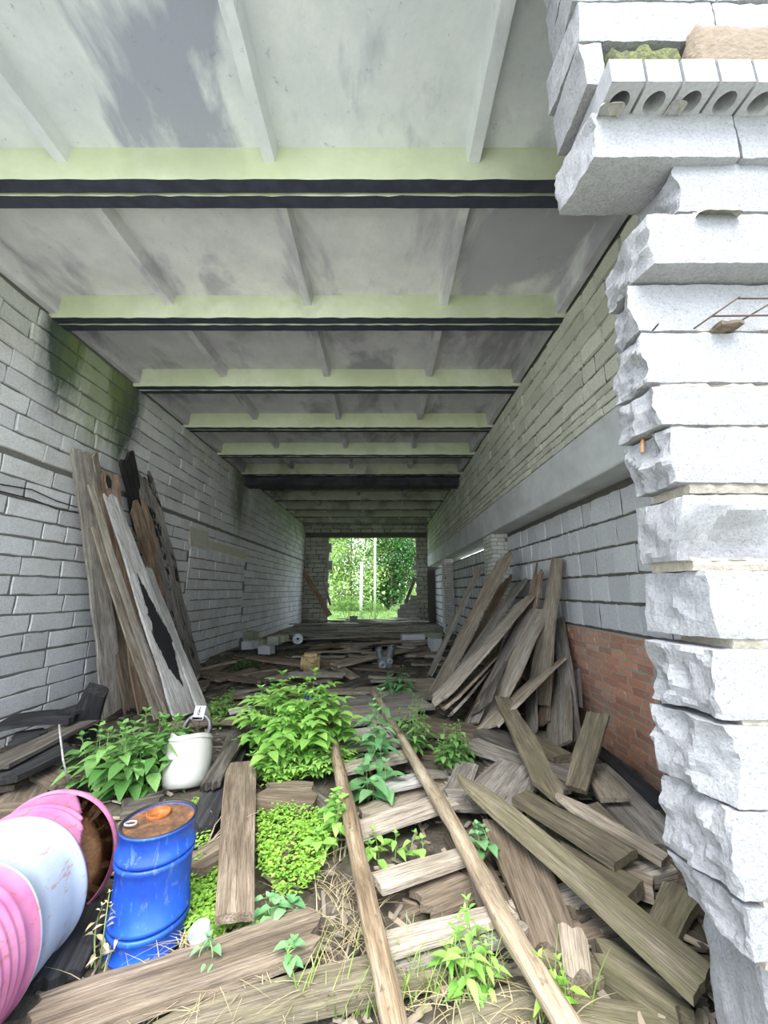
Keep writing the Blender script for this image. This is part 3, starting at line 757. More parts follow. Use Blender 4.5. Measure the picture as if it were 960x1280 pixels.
# ---- boards around the ladder and in the left foreground
boards([
 ((20,1292,.04), (404,1160,.05), 70, 46, .05, 'brown', (G_,G_), .0, 'broad muddy board along the bottom left in front of the blue drum', {'wav': .08}),
 ((180,1300,.0), (560,1198,.02), 56, 44, .05, 'olive', (G_,G_), .0, 'mossy board crossing the bottom under the left ladder rail', {'wav': .06}),
 ((560,1290,.0), (690,1240,.0), 34, 34, .05, 'olive', (G_,G_), .0, 'muddy board at the bottom between the ladder rails'),
 ((293,1150,.14), (301,955,.16), 50, 38, .04, 'brown', (S,S), .0, 'wide brown plank pointing at the viewer right of the blue drum', {'wav': .02}),
 ((246,1040,.06), (322,880,.08), 34, 20, .05, 'char', (G_,G_), .0, 'blackened plank running from the white bucket toward the bright bush'),
 ((262,985,.16), (300,912,.18), 20, 18, .05, 'dark', (G_,S), .0, 'short dark plank on top of the blackened plank'),
 ((228,1092,.04), (282,1062,.04), 24, 20, .05, 'brown', (G_,S), .0, 'short brown board stub right behind the blue drum'),
 ((316,996,.06), (398,1000,.05), 34, 30, .06, 'brown', (G_,G_), .0, 'brown board crossing between the two bright green patches'),
 ((404,866,.12), (552,858,.12), 11, 10, .05, 'tan', (G_,S), .0, 'farthest tan board laid across the head of the ladder'),
 ((402,880,.1), (556,868,.1), 10, 11, .05, 'grey', (S,G_), .0, 'grey board second across the head of the ladder'),
 ((408,892,.06), (540,880,.06), 9, 10, .05, 'grey', (S,G_), .0, 'grey board third across the head of the ladder'),
 ((425,921,.05), (498,914,.06), 15, 15, .03, 'white', (S,S), .0, 'short bright white board between the ladder rails'),
 ((415,906,.05), (520,893,.05), 8, 8, .04, 'grey', (S,S), .0, 'thin grey board just above the bright white board'),
 ((440,935,.03), (530,925,.03), 12, 12, .04, 'tan', (G_,G_), .0, 'tan rotten board under the ladder below the bright white board'),
 ((455,1025,.02), (560,985,.02), 40, 40, .04, 'tan', (G_,G_), .0, 'mottled wide board under the middle of the ladder'),
 ((520,1130,.02), (590,1100,.02), 50, 44, .03, 'brown', (G_,G_), .0, 'brown board showing between the ladder rungs'),
 ((490,1215,.04), (660,1160,.05), 22, 20, .04, 'grey', (G_,G_), .0, 'grey board under the lower ladder beside the long pale beam'),
 ((286,890,.14), (316,884,.14), 5, 5, .02, 'white', (S,S), .0, 'small white stick lying left of the bright bush', {'name': 'stick', 'cat': 'stick'}),
 ((247,840,.1), (328,853,.1), 6, 6, .05, 'brown', (G_,G_), .0, 'round brown stick on the floor by the left wall', {'name': 'stick', 'cat': 'stick'}),
 ((312,822,.12), (420,834,.12), 10, 11, .06, 'red', (S,S), .0, 'reddish plank behind the yellow canister'),
 ((424,832,.1), (500,838,.1), 9, 9, .05, 'brown', (G_,G_), .0, 'brown plank between the yellow canister and the metal engine part'),
 ((418,832,.22), (508,812,.24), 5, 5, .04, 'tan', (G_,G_), .0, 'curved tan lath rising right of the yellow canister'),
 ((400,852,.08), (470,868,.1), 8, 8, .05, 'brown', (G_,G_), .0, 'brown plank behind the head of the ladder'),
 ((430,862,.12), (476,842,.12), 14, 12, .04, 'dark', (G_,G_), .0, 'dark board leaning on rubble behind the ladder'),
 ((372,1030,.08), (350,1090,.05), 8, 8, .03, 'brown', (G_,G_), .0, 'thin brown lath in the bright green ground cover', {'name': 'stick', 'cat': 'stick'}),
], up)
# ---- charred heap by the left wall
boards([
 ((2,905,.34), (100,896,.36), 20, 16, .06, 'char', (S,G_), .02, 'black charred plank with rounded end on top of the burnt heap by the left wall'),
 ((-10,960,.26), (108,902,.30), 15, 12, .04, 'dark', (S,S), .0, 'brownish plank lying across the burnt heap by the left wall'),
 ((-10,978,.18), (82,932,.22), 24, 20, .06, 'char', (S,G_), .0, 'black charred plank in front of the brownish plank by the left wall'),
 ((10,925,.26), (62,915,.28), 10, 10, .04, 'char', (G_,G_), .0, 'small charred splinter between planks of the burnt heap'),
 ((75,893,.42), (118,880,.44), 8, 8, .04, 'char', (G_,G_), .0, 'thin charred stick at the right end of the burnt heap'),
 ((-6,988,.06), (36,962,.08), 20, 20, .04, 'brown', (S,S), .0, 'brown board below the burnt heap at the left edge'),
 ((20,1010,.02), (42,975,.02), 44, 40, .04, 'brown', (S,S), .0, 'wide brown board behind the pink drum'),
 ((48,965,.06), (88,985,.04), 26, 24, .04, 'brown', (S,G_), .0, 'brown board end by the nettles behind the pink drum'),
 ((-4,1014,.1), (28,1012,.1), 16, 14, .05, 'brown', (S,S), .0, 'short brown board touching the back of the pink drum'),
 ((100,925,.10), (122,862,.62), 34, 26, .12, 'char', (S,S), .0, 'thick burnt post stump standing at the foot of the left leaning stack', {'name': 'burnt_post', 'cat': 'post', 'nh': (.5, -1, .2)}),
 ((122,1125,.02), (66,1240,.02), 40, 44, .04, 'char', (G_,G_), .0, 'black charred board between the pink drum and the muddy board'),
 ((150,1010,.03), (205,1000,.03), 20, 20, .04, 'dark', (G_,G_), .0, 'dark board under the nettles'),
], up)
# ---- boards leaning at the far end
boards([
 ((412,770,'Y',18.0), (379,714,'Y',18.38), 7, 6, .05, 'red', (S,S), .0, 'reddish board leaning in the far left corner of the back wall', {'nh': (0, -1, .1)}),
 ((413,757,'Y',18.2), (404,722,'Y',18.40), 3, 3, .05, 'grey', (S,S), .0, 'grey lath tilted beside the left side of the back opening', {'nh': (0, -1, .1)}),
 ((507,754,'Y',18.25), (519,722,'Y',18.42), 4, 4, .05, 'grey', (S,S), .0, 'grey board leaning on the right side of the back opening', {'nh': (0, -1, .1)}),
 ((408,781,'Y',18.25), (407,764,'Y',18.38), 4, 4, .05, 'pale', (S,S), .0, 'short pale board end at the left foot of the back opening', {'nh': (0, -1, .1)}),
], up)
kp = [o for o in C.objects if o.get('label', '').startswith('rotten brown plank with a knot')][0]
bm = bmesh.new(); ring = []
for q in range(20):
    a = 2*math.pi*q/20; f = 1+.25*noise.noise(Vector((math.cos(a)*2, math.sin(a)*2, 7)))
    ring.append([bm.verts.new((.085*f*k_*math.cos(a), .042*f*k_*math.sin(a), z_)) for k_, z_ in ((1.35, .012), (1.0, .022), (.9, .016), (.55, .013))])
for q in range(20):
    a, b = ring[q], ring[(q+1) % 20]
    for w_ in range(3):
        f = bm.faces.new((a[w_], b[w_], b[w_+1], a[w_+1])); f.material_index = 1 if w_ else 0
f = bm.faces.new([r_[3] for r_ in ring]); f.material_index = 1
o = obj('knot_hole', bm, [W['red'], W['char']], kp)  # black inset disc painted for the shade inside the hole
lp = kp.matrix_world.inverted() @ wx(134, 603, x0+.19); o.location = (lp.x, lp.y, .008)
# ---- small broken pieces: middle ground by the left wall
def scatter(n, region, lens, wids, mats, label, group, seed, zoff=(.02, .05), ang=None, name='broken_board', cat='board'):
    rg = random.Random(seed); k_ = 0
    while k_ < n:
        x, y = region(rg)
        L, w = rg.uniform(*lens), rg.uniform(*wids)
        a = rg.gauss(*ang) if ang else rg.uniform(0, math.pi)
        z = floor_h(x, y)+rg.uniform(*zoff)+.02
        d = Vector((math.cos(a), math.sin(a), rg.uniform(-.05, .05)))*L/2
        A, B = Vector((x, y, z))-d, Vector((x, y, z))+d
        if min(A.x, B.x) < XL+.12 or max(A.x, B.x) > (XR-.05) or max(A.y, B.y) > YB+1.0: continue
        o = board(A, B, w, w*rg.uniform(.7, 1.1), rg.uniform(.02, .045), rg.choice(mats), name, (rg.uniform(-.15, .15), rg.uniform(-.2, .1), 1), rg.choice(((S,S),(S,G_),(G_,G_),(G_,S))), 0, px=False)
        tag(o, label, cat, group); k_ += 1
scatter(26, lambda g: (g.uniform(-3.5, -1.7), g.uniform(4.7, 7.8)), (.35, .9), (.1, .26), ['brown', 'tan', 'grey', 'brown'], 'broken damp board on the earth between the left wall and the bright bush', 'broken boards by the left wall', 1, (.0, .09))
scatter(34, lambda g: (g.uniform(-1.6, 1.4), g.uniform(6.4, 10.0)), (.4, 1.4), (.08, .24), ['brown', 'tan', 'grey', 'pale'], 'broken board in the rubble around the metal engine part', 'broken boards in mid hall', 2, (.0, .14), (.1, .6))
scatter(52, lambda g: (g.uniform(-3.2, 1.6), g.uniform(10.0, 18.2)), (1.2, 3.4), (.10, .22), ['grey', 'tan', 'brown', 'pale', 'grey', 'tan'], 'weathered board lying across the floor at the far end of the hall', 'boards on the far floor', 3, (.0, .16), (.05, .3))
scatter(16, lambda g: (g.uniform(-3.0, -.3), g.uniform(9.5, 12.5)), (.9, 2.4), (.12, .25), ['char', 'char', 'dark'], 'blackened board in the dark patch beside the round metal lid', 'charred boards by the round lid', 4, (.0, .12), (.05, .35))
scatter(12, lambda g: (g.uniform(.9, 1.95), g.uniform(8.5, 11.5)), (.5, 1.3), (.12, .25), ['tan', 'grey', 'brown'], 'broken plank heaped near the second bay of the right wall', 'planks heaped by the second bay', 5, (.0, .14), (.6, .5))
scatter(22, lambda g: (g.uniform(-.6, 1.5), g.uniform(2.0, 4.6)), (.25, .6), (.08, .2), ['brown', 'dark', 'grey'], 'damp broken board under the ladder and loose planks', 'scraps under the ladder', 6, (-.03, .0))
scatter(20, lambda g: (g.uniform(1.0, 2.0), g.uniform(2.4, 4.8)), (.4, .9), (.1, .25), ['brown', 'olive', 'grey'], 'damp board beneath the loose planks by the red brick wall', 'boards under the loose planks', 7, (-.03, .03))
scatter(14, lambda g: (g.uniform(-2.2, -.3), g.uniform(2.2, 4.6)), (.3, .8), (.08, .2), ['brown', 'dark'], 'damp board half hidden in plants of the left foreground', 'boards among the plants', 8, (-.03, .0))

# splinters and chips trodden into the floor, past counting
rg = random.Random(77); bm = bmesh.new()
for _ in range(2600):
    y = 1.7+12*rg.random()**1.8; x = rg.uniform(XL+.2, XR-.1)
    L, w_, a = rg.uniform(.03, .16), rg.uniform(.008, .035), rg.uniform(0, 3.14)
    c = Vector((x, y, floor_h(x, y)+rg.uniform(.005, .03))); d = Vector((math.cos(a), math.sin(a), rg.uniform(-.25, .25)))*L/2; s = Vector((-math.sin(a), math.cos(a), rg.uniform(-.3, .3)))*w_/2
    q = [c-d-s*.6, c-d+s, c+d+s*.8, c+d-s]; n = Vector((0, 0, -.008))
    t_ = [bm.verts.new(p) for p in q]; b_ = [bm.verts.new(p+n) for p in q]; mi = rg.randrange(3)
    for f in ((t_[0], t_[3], t_[2], t_[1]), *(((t_[i], t_[(i+1) % 4], b_[(i+1) % 4], b_[i])) for i in range(4))): bm.faces.new(f).material_index = mi
tag(obj('wood_chips', bm, [plain('chip_grey', (.26, .22, .18), .9), plain('chip_tan', (.38, .31, .23), .9), plain('chip_dark', (.08, .065, .05), .9)]), 'splinters and chips of wood strewn over the floor', 'wood chips', None, 'stuff')
# ---------------------------------------------------------------- helpers for round things
def lathe(bm, prof, n=40, mi=0, close=True, axis=None):
    rings = []
    for (r, z) in prof:
        if r < 1e-5: rings.append([bm.verts.new((0, 0, z))])
        else: rings.append([bm.verts.new((r*math.cos(2*math.pi*i/n), r*math.sin(2*math.pi*i/n), z)) for i in range(n)])
    for a, b in zip(rings, rings[1:]):
        for i in range(n):
            j = (i+1) % n
            if len(a) == 1 and len(b) == 1: continue
            if len(a) == 1: f = bm.faces.new((a[0], b[j], b[i]))
            elif len(b) == 1: f = bm.faces.new((a[i], a[j], b[0]))
            else: f = bm.faces.new((a[i], a[j], b[j], b[i]))
            f.material_index = mi if not callable(mi) else mi((a[0].co.z+b[0].co.z)/2)
    return rings
def tube(bm, pts, r, n=8, mi=0, cap=True):
    pts = [Vector(p) for p in pts]; prev = None; first = None
    for i, p in enumerate(pts):
        d = (pts[min(i+1, len(pts)-1)]-pts[max(i-1, 0)]).normalized()
        q = Vector((0, 0, 1)) if abs(d.z) < .9 else Vector((1, 0, 0))
        s = d.cross(q).normalized(); t = s.cross(d)
        rr = r[i] if isinstance(r, (list, tuple)) else r
        cur = [bm.verts.new(p+(s*math.cos(2*math.pi*k/n)+t*math.sin(2*math.pi*k/n))*rr) for k in range(n)]
        if prev:
            for k in range(n):
                f = bm.faces.new((prev[k], prev[(k+1) % n], cur[(k+1) % n], cur[k])); f.material_index = mi
        else: first = cur
        prev = cur
    if cap:
        for c in (first[::-1], prev):
            f = bm.faces.new(c); f.material_index = mi
def frame(o, origin, zaxis, xhint=(1, 0, 0)):
    z = Vector(zaxis).normalized(); x = Vector(xhint); x = (x-z*x.dot(z)).normalized(); y = z.cross(x)
    m = Matrix((x, y, z)).transposed().to_4x4(); m.translation = Vector(origin); o.matrix_world = m
def ribs(z0, z1, r, marks, depth=.007, half=.011):
    prof = [(r, z0)]
    for m in sorted(marks):
        prof += [(r, m-half*1.3), (r+depth, m-half*.5), (r+depth, m+half*.5), (r, m+half*1.3)]
    return prof+[(r, z1)]

# ---- materials
def paint(name, base, hi, chip, chip_amt=.5, rough=.38, streak=None):
    k = NB(name, rough); v = k.map()
    c = k.mix(k.ramp(k.noise(v, 3.5, 5), [(.35, 0), (.65, 1)]), base, hi)
    s = k.ramp(k.noise(k.map((9, 9, 3)), 3, 6, .75, .5), [(.575, 0), (.605, 1)])
    c = k.mix(k.math('MULTIPLY', s, chip_amt), c, chip)
    fn = k.ramp(k.noise(v, 90, 3, .7), [(.66, 0), (.75, .7)])
    c = k.mix(fn, c, tuple(min(1, x*1.3+.1) for x in base))
    k.col(c); k.bump(k.noise(v, 6, 3), .15, .02); return k.m
M['blue'] = paint('blue_drum_paint', (.012, .06, .42), (.02, .12, .62), (.25, .35, .62), .25)
M['pink'] = paint('faded_pink_paint', (.41, .11, .25), (.56, .22, .36), (.34, .12, .08), .75)
M['dwhite'] = paint('bluish_white_paint', (.37, .44, .52), (.47, .53, .59), (.40, .17, .12), .6)
def rust(name, a, b, c_):
    k = NB(name, .8); v = k.map()
    k.col(k.ramp(k.noise(v, 18, 7, .75), [(.3, a), (.5, b), (.68, c_)])); k.bump(k.noise(v, 60, 6, .8), .5, .006); return k.m
M['rust'] = rust('orange_rust', (.30, .13, .06), (.56, .29, .14), (.72, .46, .28))
M['rust_dark'] = rust('wet_brown_rust', (.035, .02, .012), (.12, .06, .03), (.30, .12, .04))
M['rust_orange'] = rust('bright_rust', (.16, .04, .012), (.34, .10, .02), (.50, .20, .05))
M['black_lip'] = plain('blackened_steel', (.04, .035, .035), .5, .3)
M['plastic_white'] = plain('cloudy_white_plastic', (.52, .52, .475), .4, 0, .15, 6, .1)
M['metal_grey'] = plain('dull_cast_metal', (.24, .24, .25), .5, .6, .4, 30, .5)
M['metal_pale'] = plain('pale_sheet_metal', (.42, .45, .47), .45, .4, .3, 20, .2)
M['yellow_plastic'] = plain('stained_yellow_plastic', (.52, .38, .18), .5, 0, .35, 9, .2)
M['black_rubber'] = plain('black_cable_sheath', (.02, .02, .022), .5)
M['white_paint'] = plain('white_enamel', (.72, .72, .72), .4)
M['wire'] = plain('rusty_wire', (.10, .075, .065), .7, .5)
M['blue_film'] = plain('blue_plastic_film', (.015, .06, .28), .35)

# ---- blue drum
rt = empty('blue_drum', gz(184, 1172, .01), R(0))
tag(rt, 'blue steel drum with a rusty lid standing in the left foreground', 'drum')
RB, HB = .158, .475
bm = bmesh.new()
lathe(bm, [(0, .012), (RB-.012, .012), (RB-.008, 0), (RB+.004, 0), (RB+.004, .012)]+ribs(.014, HB-.012, RB, (.09, .12, .34, .368), .009, .012)+[(RB+.005, HB-.010), (RB+.005, HB), (RB-.006, HB), (RB-.008, HB-.012)], 56)
obj('body', bm, M['blue'], rt, True)
bm = bmesh.new(); lathe(bm, [(RB-.007, HB-.010), (RB*.6, HB-.013), (0, HB-.014)], 48)
tag(obj('lid', bm, M['rust_dark'], rt, True), 'wet brown rusted lid')
bm = bmesh.new(); lathe(bm, [(RB+.001, HB-.001), (RB+.006, HB+.002), (RB, HB+.005), (RB-.007, HB+.001), (RB-.007, HB-.012)], 48)
obj('rim', bm, M['black_lip'], rt, True)
bm = bmesh.new(); lathe(bm, [(.052, HB-.014), (.055, HB-.001), (.050, HB+.003), (.046, HB-.004), (0, HB-.006)], 32)
o = obj('bung_plate', bm, M['rust_orange'], rt, True); o.location = (-.035, .055, 0); tag(o, 'round orange rusted filler plate')
bm = bmesh.new(); pts = [(.026*math.cos(a), .018*math.sin(a), HB+.004) for a in [i*2*math.pi/18 for i in range(19)]]
tube(bm, pts, .0045, 8, cap=False)
o = obj('handle_ring', bm, M['metal_pale'], rt, True); o.location = (-.105, -.05, 0)

# ---- pink and white drum lying on its side, side wall cut open near its far end
pa, pb_ = Vector((-1.62, 2.18, .275)), Vector((-1.50, 1.32, .275))
ax = (pa-pb_).normalized(); RD, LD = .285, .88
dr = empty('pink_drum', pa-ax*LD)
tag(dr, 'pink and white steel drum lying on its side with a cut open end', 'drum')
def dmat(z): return 1 if .345 < z < .615 else 0
prof = [(0, .012), (RD-.016, .012), (RD-.012, 0), (RD+.006, 0), (RD+.006, .014), (RD, .02)]
for m in (.175, .21, .245, .28): prof += [(RD, m-.014), (RD+.006, m-.005), (RD+.006, m+.005), (RD, m+.014)]
prof += [(RD, .31), (RD, .335), (RD+.011, .345), (RD+.011, .356), (RD, .366)]
prof += [(RD, z) for z in (.42, .48, .54)]+[(RD, .59), (RD+.012, .605), (RD+.012, .618), (RD, .632), (RD, .645), (RD, .66), (RD, .67)]
for m in (.70, .73): prof += [(RD, m-.012), (RD+.005, m-.004), (RD+.005, m+.004), (RD, m+.012)]
prof += [(RD, .75+.012*q) for q in range(1, 10)]
bm = bmesh.new(); lathe(bm, prof, 144, dmat)
# dents
for v in bm.verts:
    a = math.atan2(v.co.y, v.co.x)
    if v.co.xy.length > .1: v.co += Vector((v.co.x, v.co.y, 0)).normalized()*.008*noise.noise(Vector((math.cos(a)*1.6, math.sin(a)*1.6, v.co.z*4)))
frame(dr, pa-ax*LD, ax, (1, 0, 0))
mw = dr.matrix_world
kill = []
for f in bm.faces:
    c = f.calc_center_median()
    if c.xy.length < RD*.8: continue
    cw = (mw.to_3x3() @ Vector((c.x, c.y, 0))).normalized()
    side = cw.dot(Vector((1, 0, 0))); ang = math.degrees(math.atan2(cw.z, math.hypot(cw.x, cw.y)*(1 if side > 0 else -1)))
    if side > -.2 and -48 < ang < 72 and c.z > .645+max(0, (ang-34)/38)*.19: kill.append(f)
bmesh.ops.delete(bm, geom=kill, context='FACES')
o = obj('body', bm, [M['pink'], M['dwhite'], M['rust']], dr, True)
sm = o.modifiers.new('sheet', 'SOLIDIFY'); sm.thickness = .004; sm.offset = -1; sm.material_offset = 2; sm.material_offset_rim = 0
bm = bmesh.new(); lathe(bm, [(RD+.001, LD-.03), (RD+.008, LD-.018), (RD+.009, LD-.006), (RD+.002, LD), (RD-.008, LD-.004), (RD-.010, LD-.018), (RD-.002, LD-.03)], 72)
obj('rim', bm, M['pink'], dr, True)
bm = bmesh.new(); lathe(bm, [(RD-.006, LD-.02), (RD*.6, LD-.017), (0, LD-.016)], 60)
bmesh.ops.solidify(bm, geom=bm.faces[:], thickness=.003)
tag(obj('end_plate', bm, M['rust'], dr, True), 'orange rusted end plate seen through the cut')

# ---- white bucket
bk = empty('white_bucket'); tag(bk, 'cloudy white plastic bucket with a torn rim tilted beside the nettles', 'bucket')
bp = gz(231, 985, .02)
frame(bk, bp, (-.10, .34, 1), (1, 0, 0))
def crumple(bm, amp, sc_=5, seed=0):
    for v in bm.verts: v.co += noise.noise_vector(v.co*sc_+Vector((seed,)*3))*amp
bm = bmesh.new()
lathe(bm, [(0, .0), (.13, .0), (.158, .012), (.170, .05), (.176, .12), (.176, .2), (.172, .27), (.166, .33), (.158, .36), (.162, .37), (.15, .372), (.146, .36), (.158, .30), (.166, .2), (.16, .05), (0, .03)], 44)
crumple(bm, .014, 6, 3)
for v in bm.verts:
    if v.co.z > .3: v.co.z += .05*(v.co.x/.16)*-1*.2 + .02*noise.noise(v.co*14)
obj('body', bm, M['plastic_white'], bk, True)
bm = bmesh.new(); lathe(bm, [(.162, .325), (.172, .33), (.172, .342), (.162, .347)], 44); crumple(bm, .012, 6, 3)
obj('rim_band', bm, M['plastic_white'], bk, True)

# ---- iron ring and white hook plate behind the bucket
hp = gz(244, 925, .18)
rg_ = empty('iron_ring'); tag(rg_, 'dark iron ring standing upright behind the white bucket', 'ring')
frame(rg_, hp+Vector((0, .02, .09)), (.1, -1, .35))
bm = bmesh.new(); lathe(bm, [(.105, -.03), (.130, -.03), (.134, 0), (.130, .03), (.105, .03), (.103, 0), (.105, -.03)], 40)
obj('hoop', bm, M['metal_grey'], rg_, True)
bm = bmesh.new()
for a in (20, 80, 140): tube(bm, [(.1*math.cos(R(a)), .1*math.sin(R(a)), 0), (-.1*math.cos(R(a)), -.1*math.sin(R(a)), 0)], .004, 6)
obj('wire_spokes', bm, M['wire'], rg_)
pt_ = empty('hook_plate'); tag(pt_, 'small white square plate with a wire hook above the iron ring', 'plate')
frame(pt_, hp+Vector((.0, .04, .235)), (.05, -1, .45))
bm = bmesh.new(); addbox(bm, (-.05, -.05, -.004), (.05, .05, .004)); bmesh.ops.bevel(bm, geom=bm.edges[:], offset=.003, segments=1, affect='EDGES')
obj('plate', bm, M['white_paint'], pt_)
bm = bmesh.new(); tube(bm, [(.0, .04, .008), (.0, .012, .012), (.008, -.004, .014), (.009, -.022, .014), (0, -.030, .014), (-.009, -.022, .014), (-.008, -.004, .014), (0, .012, .014)], .003, 6)
obj('hook', bm, M['black_rubber'], pt_)
bm = bmesh.new(); addbox(bm, (-.06, -.07, -.01), (-.045, -.05, .02)); addbox(bm, (.045, -.07, -.01), (.06, -.05, .02)); addbox(bm, (-.06, -.075, -.01), (.06, -.068, .0))
obj('bracket', bm, M['metal_grey'], pt_)

# ---- ladder of two round poles with board rungs
ld = empty('wooden_ladder', gz(470, 1000, .2)); tag(ld, 'rough ladder of two round poles with board rungs lying up the middle', 'ladder')
def pole(pts, r, name, mat, seed, parent):
    o_ = parent.location if parent else Vector()
    bm = bmesh.new(); rg = random.Random(seed); P = []; rad = []
    for i in range(len(pts)-1):
        a, b = Vector(pts[i]), Vector(pts[i+1]); n = max(2, int((b-a).length/.06))
        for q in range(n):
            f = q/n; P.append(a.lerp(b, f)+noise.noise_vector(a.lerp(b, f)*2.3+Vector((seed,)*3))*.018-o_)
            rad.append((r[i]+(r[i+1]-r[i])*f)*(1+.10*noise.noise(a.lerp(b, f)*7+Vector((seed,)*3))))
    P.append(Vector(pts[-1])-o_); rad.append(r[-1])
    # local frame along the pole so the grain follows it
    ax_ = (P[-1]-P[0]).normalized(); q = ax_.to_track_quat('X', 'Z'); A0 = P[0].copy()
    P = [q.inverted() @ (p-A0) for p in P]
    tube(bm, P, rad, 14)
    for v in bm.verts: v.co += noise.noise_vector(v.co*Vector((4, 26, 26)).length*.2)*.004
    o = obj(name, bm, mat, parent, True); o.rotation_mode = 'QUATERNION'; o.rotation_quaternion = q; o.location = A0
    return o
def bark(name, a, b, c_):
    k = NB(name, .9)
    g1 = k.noise(k.map((1.0, 12, 12)), 2, 6, .7, .4); g2 = k.noise(k.map((3, 60, 60)), 2, 4, .7)
    sp_ = k.ramp(k.noise(k.map((5, 8, 8)), 3.5, 3), [(.62, 0), (.70, .6)])
    c = k.mix(sp_, k.ramp(g1, [(.3, a), (.5, b), (.7, c_)]), tuple(x*.5 for x in a))
    c = k.mix(k.ramp(g2, [(.36, .55), (.5, 0)]), c, tuple(x*.6 for x in a))
    k.col(c); k.bump(k.math('ADD', g1, g2), .7, .008); return k.m
W['pole_a'] = bark('peeled_pole_brown', (.10, .065, .035), (.27, .195, .12), (.46, .375, .27))
W['pole_b'] = bark('peeled_pole_grey', (.17, .125, .08), (.38, .30, .205), (.55, .47, .35))
r0 = .042
pole([gz(500,1330,.17), gz(487,1255,.17), gz(462,1130,.18), gz(437,1020,.20), gz(419,940,.21), gz(408,880,.22)], [.043, .043, .046, .047, .043, .040], 'rail', W['pole_a'], 2, ld)
pole([gz(735,1330,.17), gz(692,1255,.17), gz(625,1140,.18), gz(560,1020,.20), gz(530,968,.21), gz(503,925,.22), (gz(466,862,.24))], [.044, .044, .046, .046, .043, .040, .034], 'rail', W['pole_b'], 5, ld)
for (a, b, wa, wb, mt) in [((428,962),(506,944),14,13,'pale'), ((480,984),(530,972),14,13,'white'), ((446,1038),(562,1000),22,20,'pale'),
                           ((470,1104),(590,1066),22,20,'pale'), ((420,935),(512,925),11,10,'tan'), ((412,906),(498,896),9,9,'grey'), ((480,1185),(640,1140),26,22,'pale')]:
    A, B = gz(*a, .13), gz(*b, .13)
    pp = board(A, B, wa, wb, .035, mt, 'rung', up, (S, S), 0, .03)
    mw_ = pp.matrix_world.copy(); pp.parent = ld; pp.matrix_parent_inverse = Matrix(); pp.matrix_world = Matrix.Translation(-ld.location) @ mw_ if False else mw_
    pp.matrix_basis = Matrix.Translation(-ld.location) @ mw_

# ---- yellow canister lying on its side
cn = empty('plastic_canister'); tag(cn, 'stained yellow plastic canister lying on the reddish plank in mid hall', 'canister')
frame(cn, gz(388, 840, .13)+Vector((0, 0, .02)), (0, 0, 1), (1, .12, 0))
bm = bmesh.new(); addbox(bm, (-.165, -.2, 0), (.165, .24, .30))
bmesh.ops.bevel(bm, geom=bm.edges[:], offset=.05, segments=4, affect='EDGES')
bmesh.ops.subdivide_edges(bm, edges=bm.edges[:], cuts=1)
for v in bm.verts: v.co += noise.noise_vector(v.co*9)*.01
obj('body', bm, M['yellow_plastic'], cn, True)
bm = bmesh.new(); tube(bm, [(-.06, -.20, .22), (-.04, -.225, .20), (.03, -.225, .17), (.07, -.20, .16)], .014, 8); obj('handle', bm, M['yellow_plastic'], cn, True)
bm = bmesh.new(); lathe(bm, [(0, 0), (.035, 0), (.035, .04), (0, .04)], 20); o = obj('cap', bm, M['yellow_plastic'], cn, True); o.location = (.10, -.20, .23); o.rotation_euler = (R(90), 0, 0)

# ---- cast metal engine part
en = empty('engine_part'); tag(en, 'grey cast metal engine part in the rubble of mid hall', 'engine part')
frame(en, gz(481, 836, .1), (0, 0, 1), (1, .2, 0))
bm = bmesh.new(); addbox(bm, (-.13, -.1, 0), (.12, .15, .22)); bmesh.ops.bevel(bm, geom=bm.edges[:], offset=.03, segments=2, affect='EDGES'); obj('casing', bm, M['metal_grey'], en)
for nm, lc, r_, h_, rot in (('cylinder', (-.09, -.02, .22), .07, .17, (R(10), R(-12), 0)), ('cylinder', (.09, .02, .2), .08, .2, (R(5), R(15), 0))):
    bm = bmesh.new(); pr = [(0, 0)]
    for q in range(6): pr += [(r_*.85, h_*q/6), (r_, h_*(q+.2)/6), (r_, h_*(q+.6)/6), (r_*.85, h_*(q+.8)/6)]
    pr += [(r_*.9, h_), (r_*.5, h_), (r_*.45, h_-.05), (0, h_-.05)]
    lathe(bm, pr, 24); o = obj(nm, bm, M['metal_grey'], en, True); o.location = lc; o.rotation_euler = rot
for lc, r_ in (((-.06, -.10, .09), .075), ((.08, -.1, .15), .055)):
    bm = bmesh.new(); lathe(bm, [(r_*.4, .0), (r_*.4, .05), (r_*.7, .05), (r_*.75, .02), (r_, .02), (r_, 0)], 24)
    o = obj('flange', bm, M['metal_pale'], en, True); o.location = lc; o.rotation_euler = (R(90), 0, 0)
bm = bmesh.new(); tube(bm, [(.1, 0, .40), (.16, 0, .42), (.22, .02, .40)], .02, 10); obj('pipe', bm, M['metal_grey'], en, True)

# ---- round metal lid
dl = empty('round_lid'); tag(dl, 'round grey metal lid with a dark centre standing among charred boards', 'lid')
frame(dl, gz(372, 806, .16)+Vector((0, 0, .15)), (.1, -1, .35))
bm = bmesh.new(); lathe(bm, [(.03, .012), (.06, .02), (.10, .016), (.135, .02), (.145, .008), (.14, -.006), (.03, -.004)], 36); obj('disc', bm, M['metal_pale'], dl, True)
bm = bmesh.new(); lathe(bm, [(0, .004), (.031, .008), (.031, -.01), (0, -.01)], 20); obj('hub', bm, M['black_lip'], dl, True)

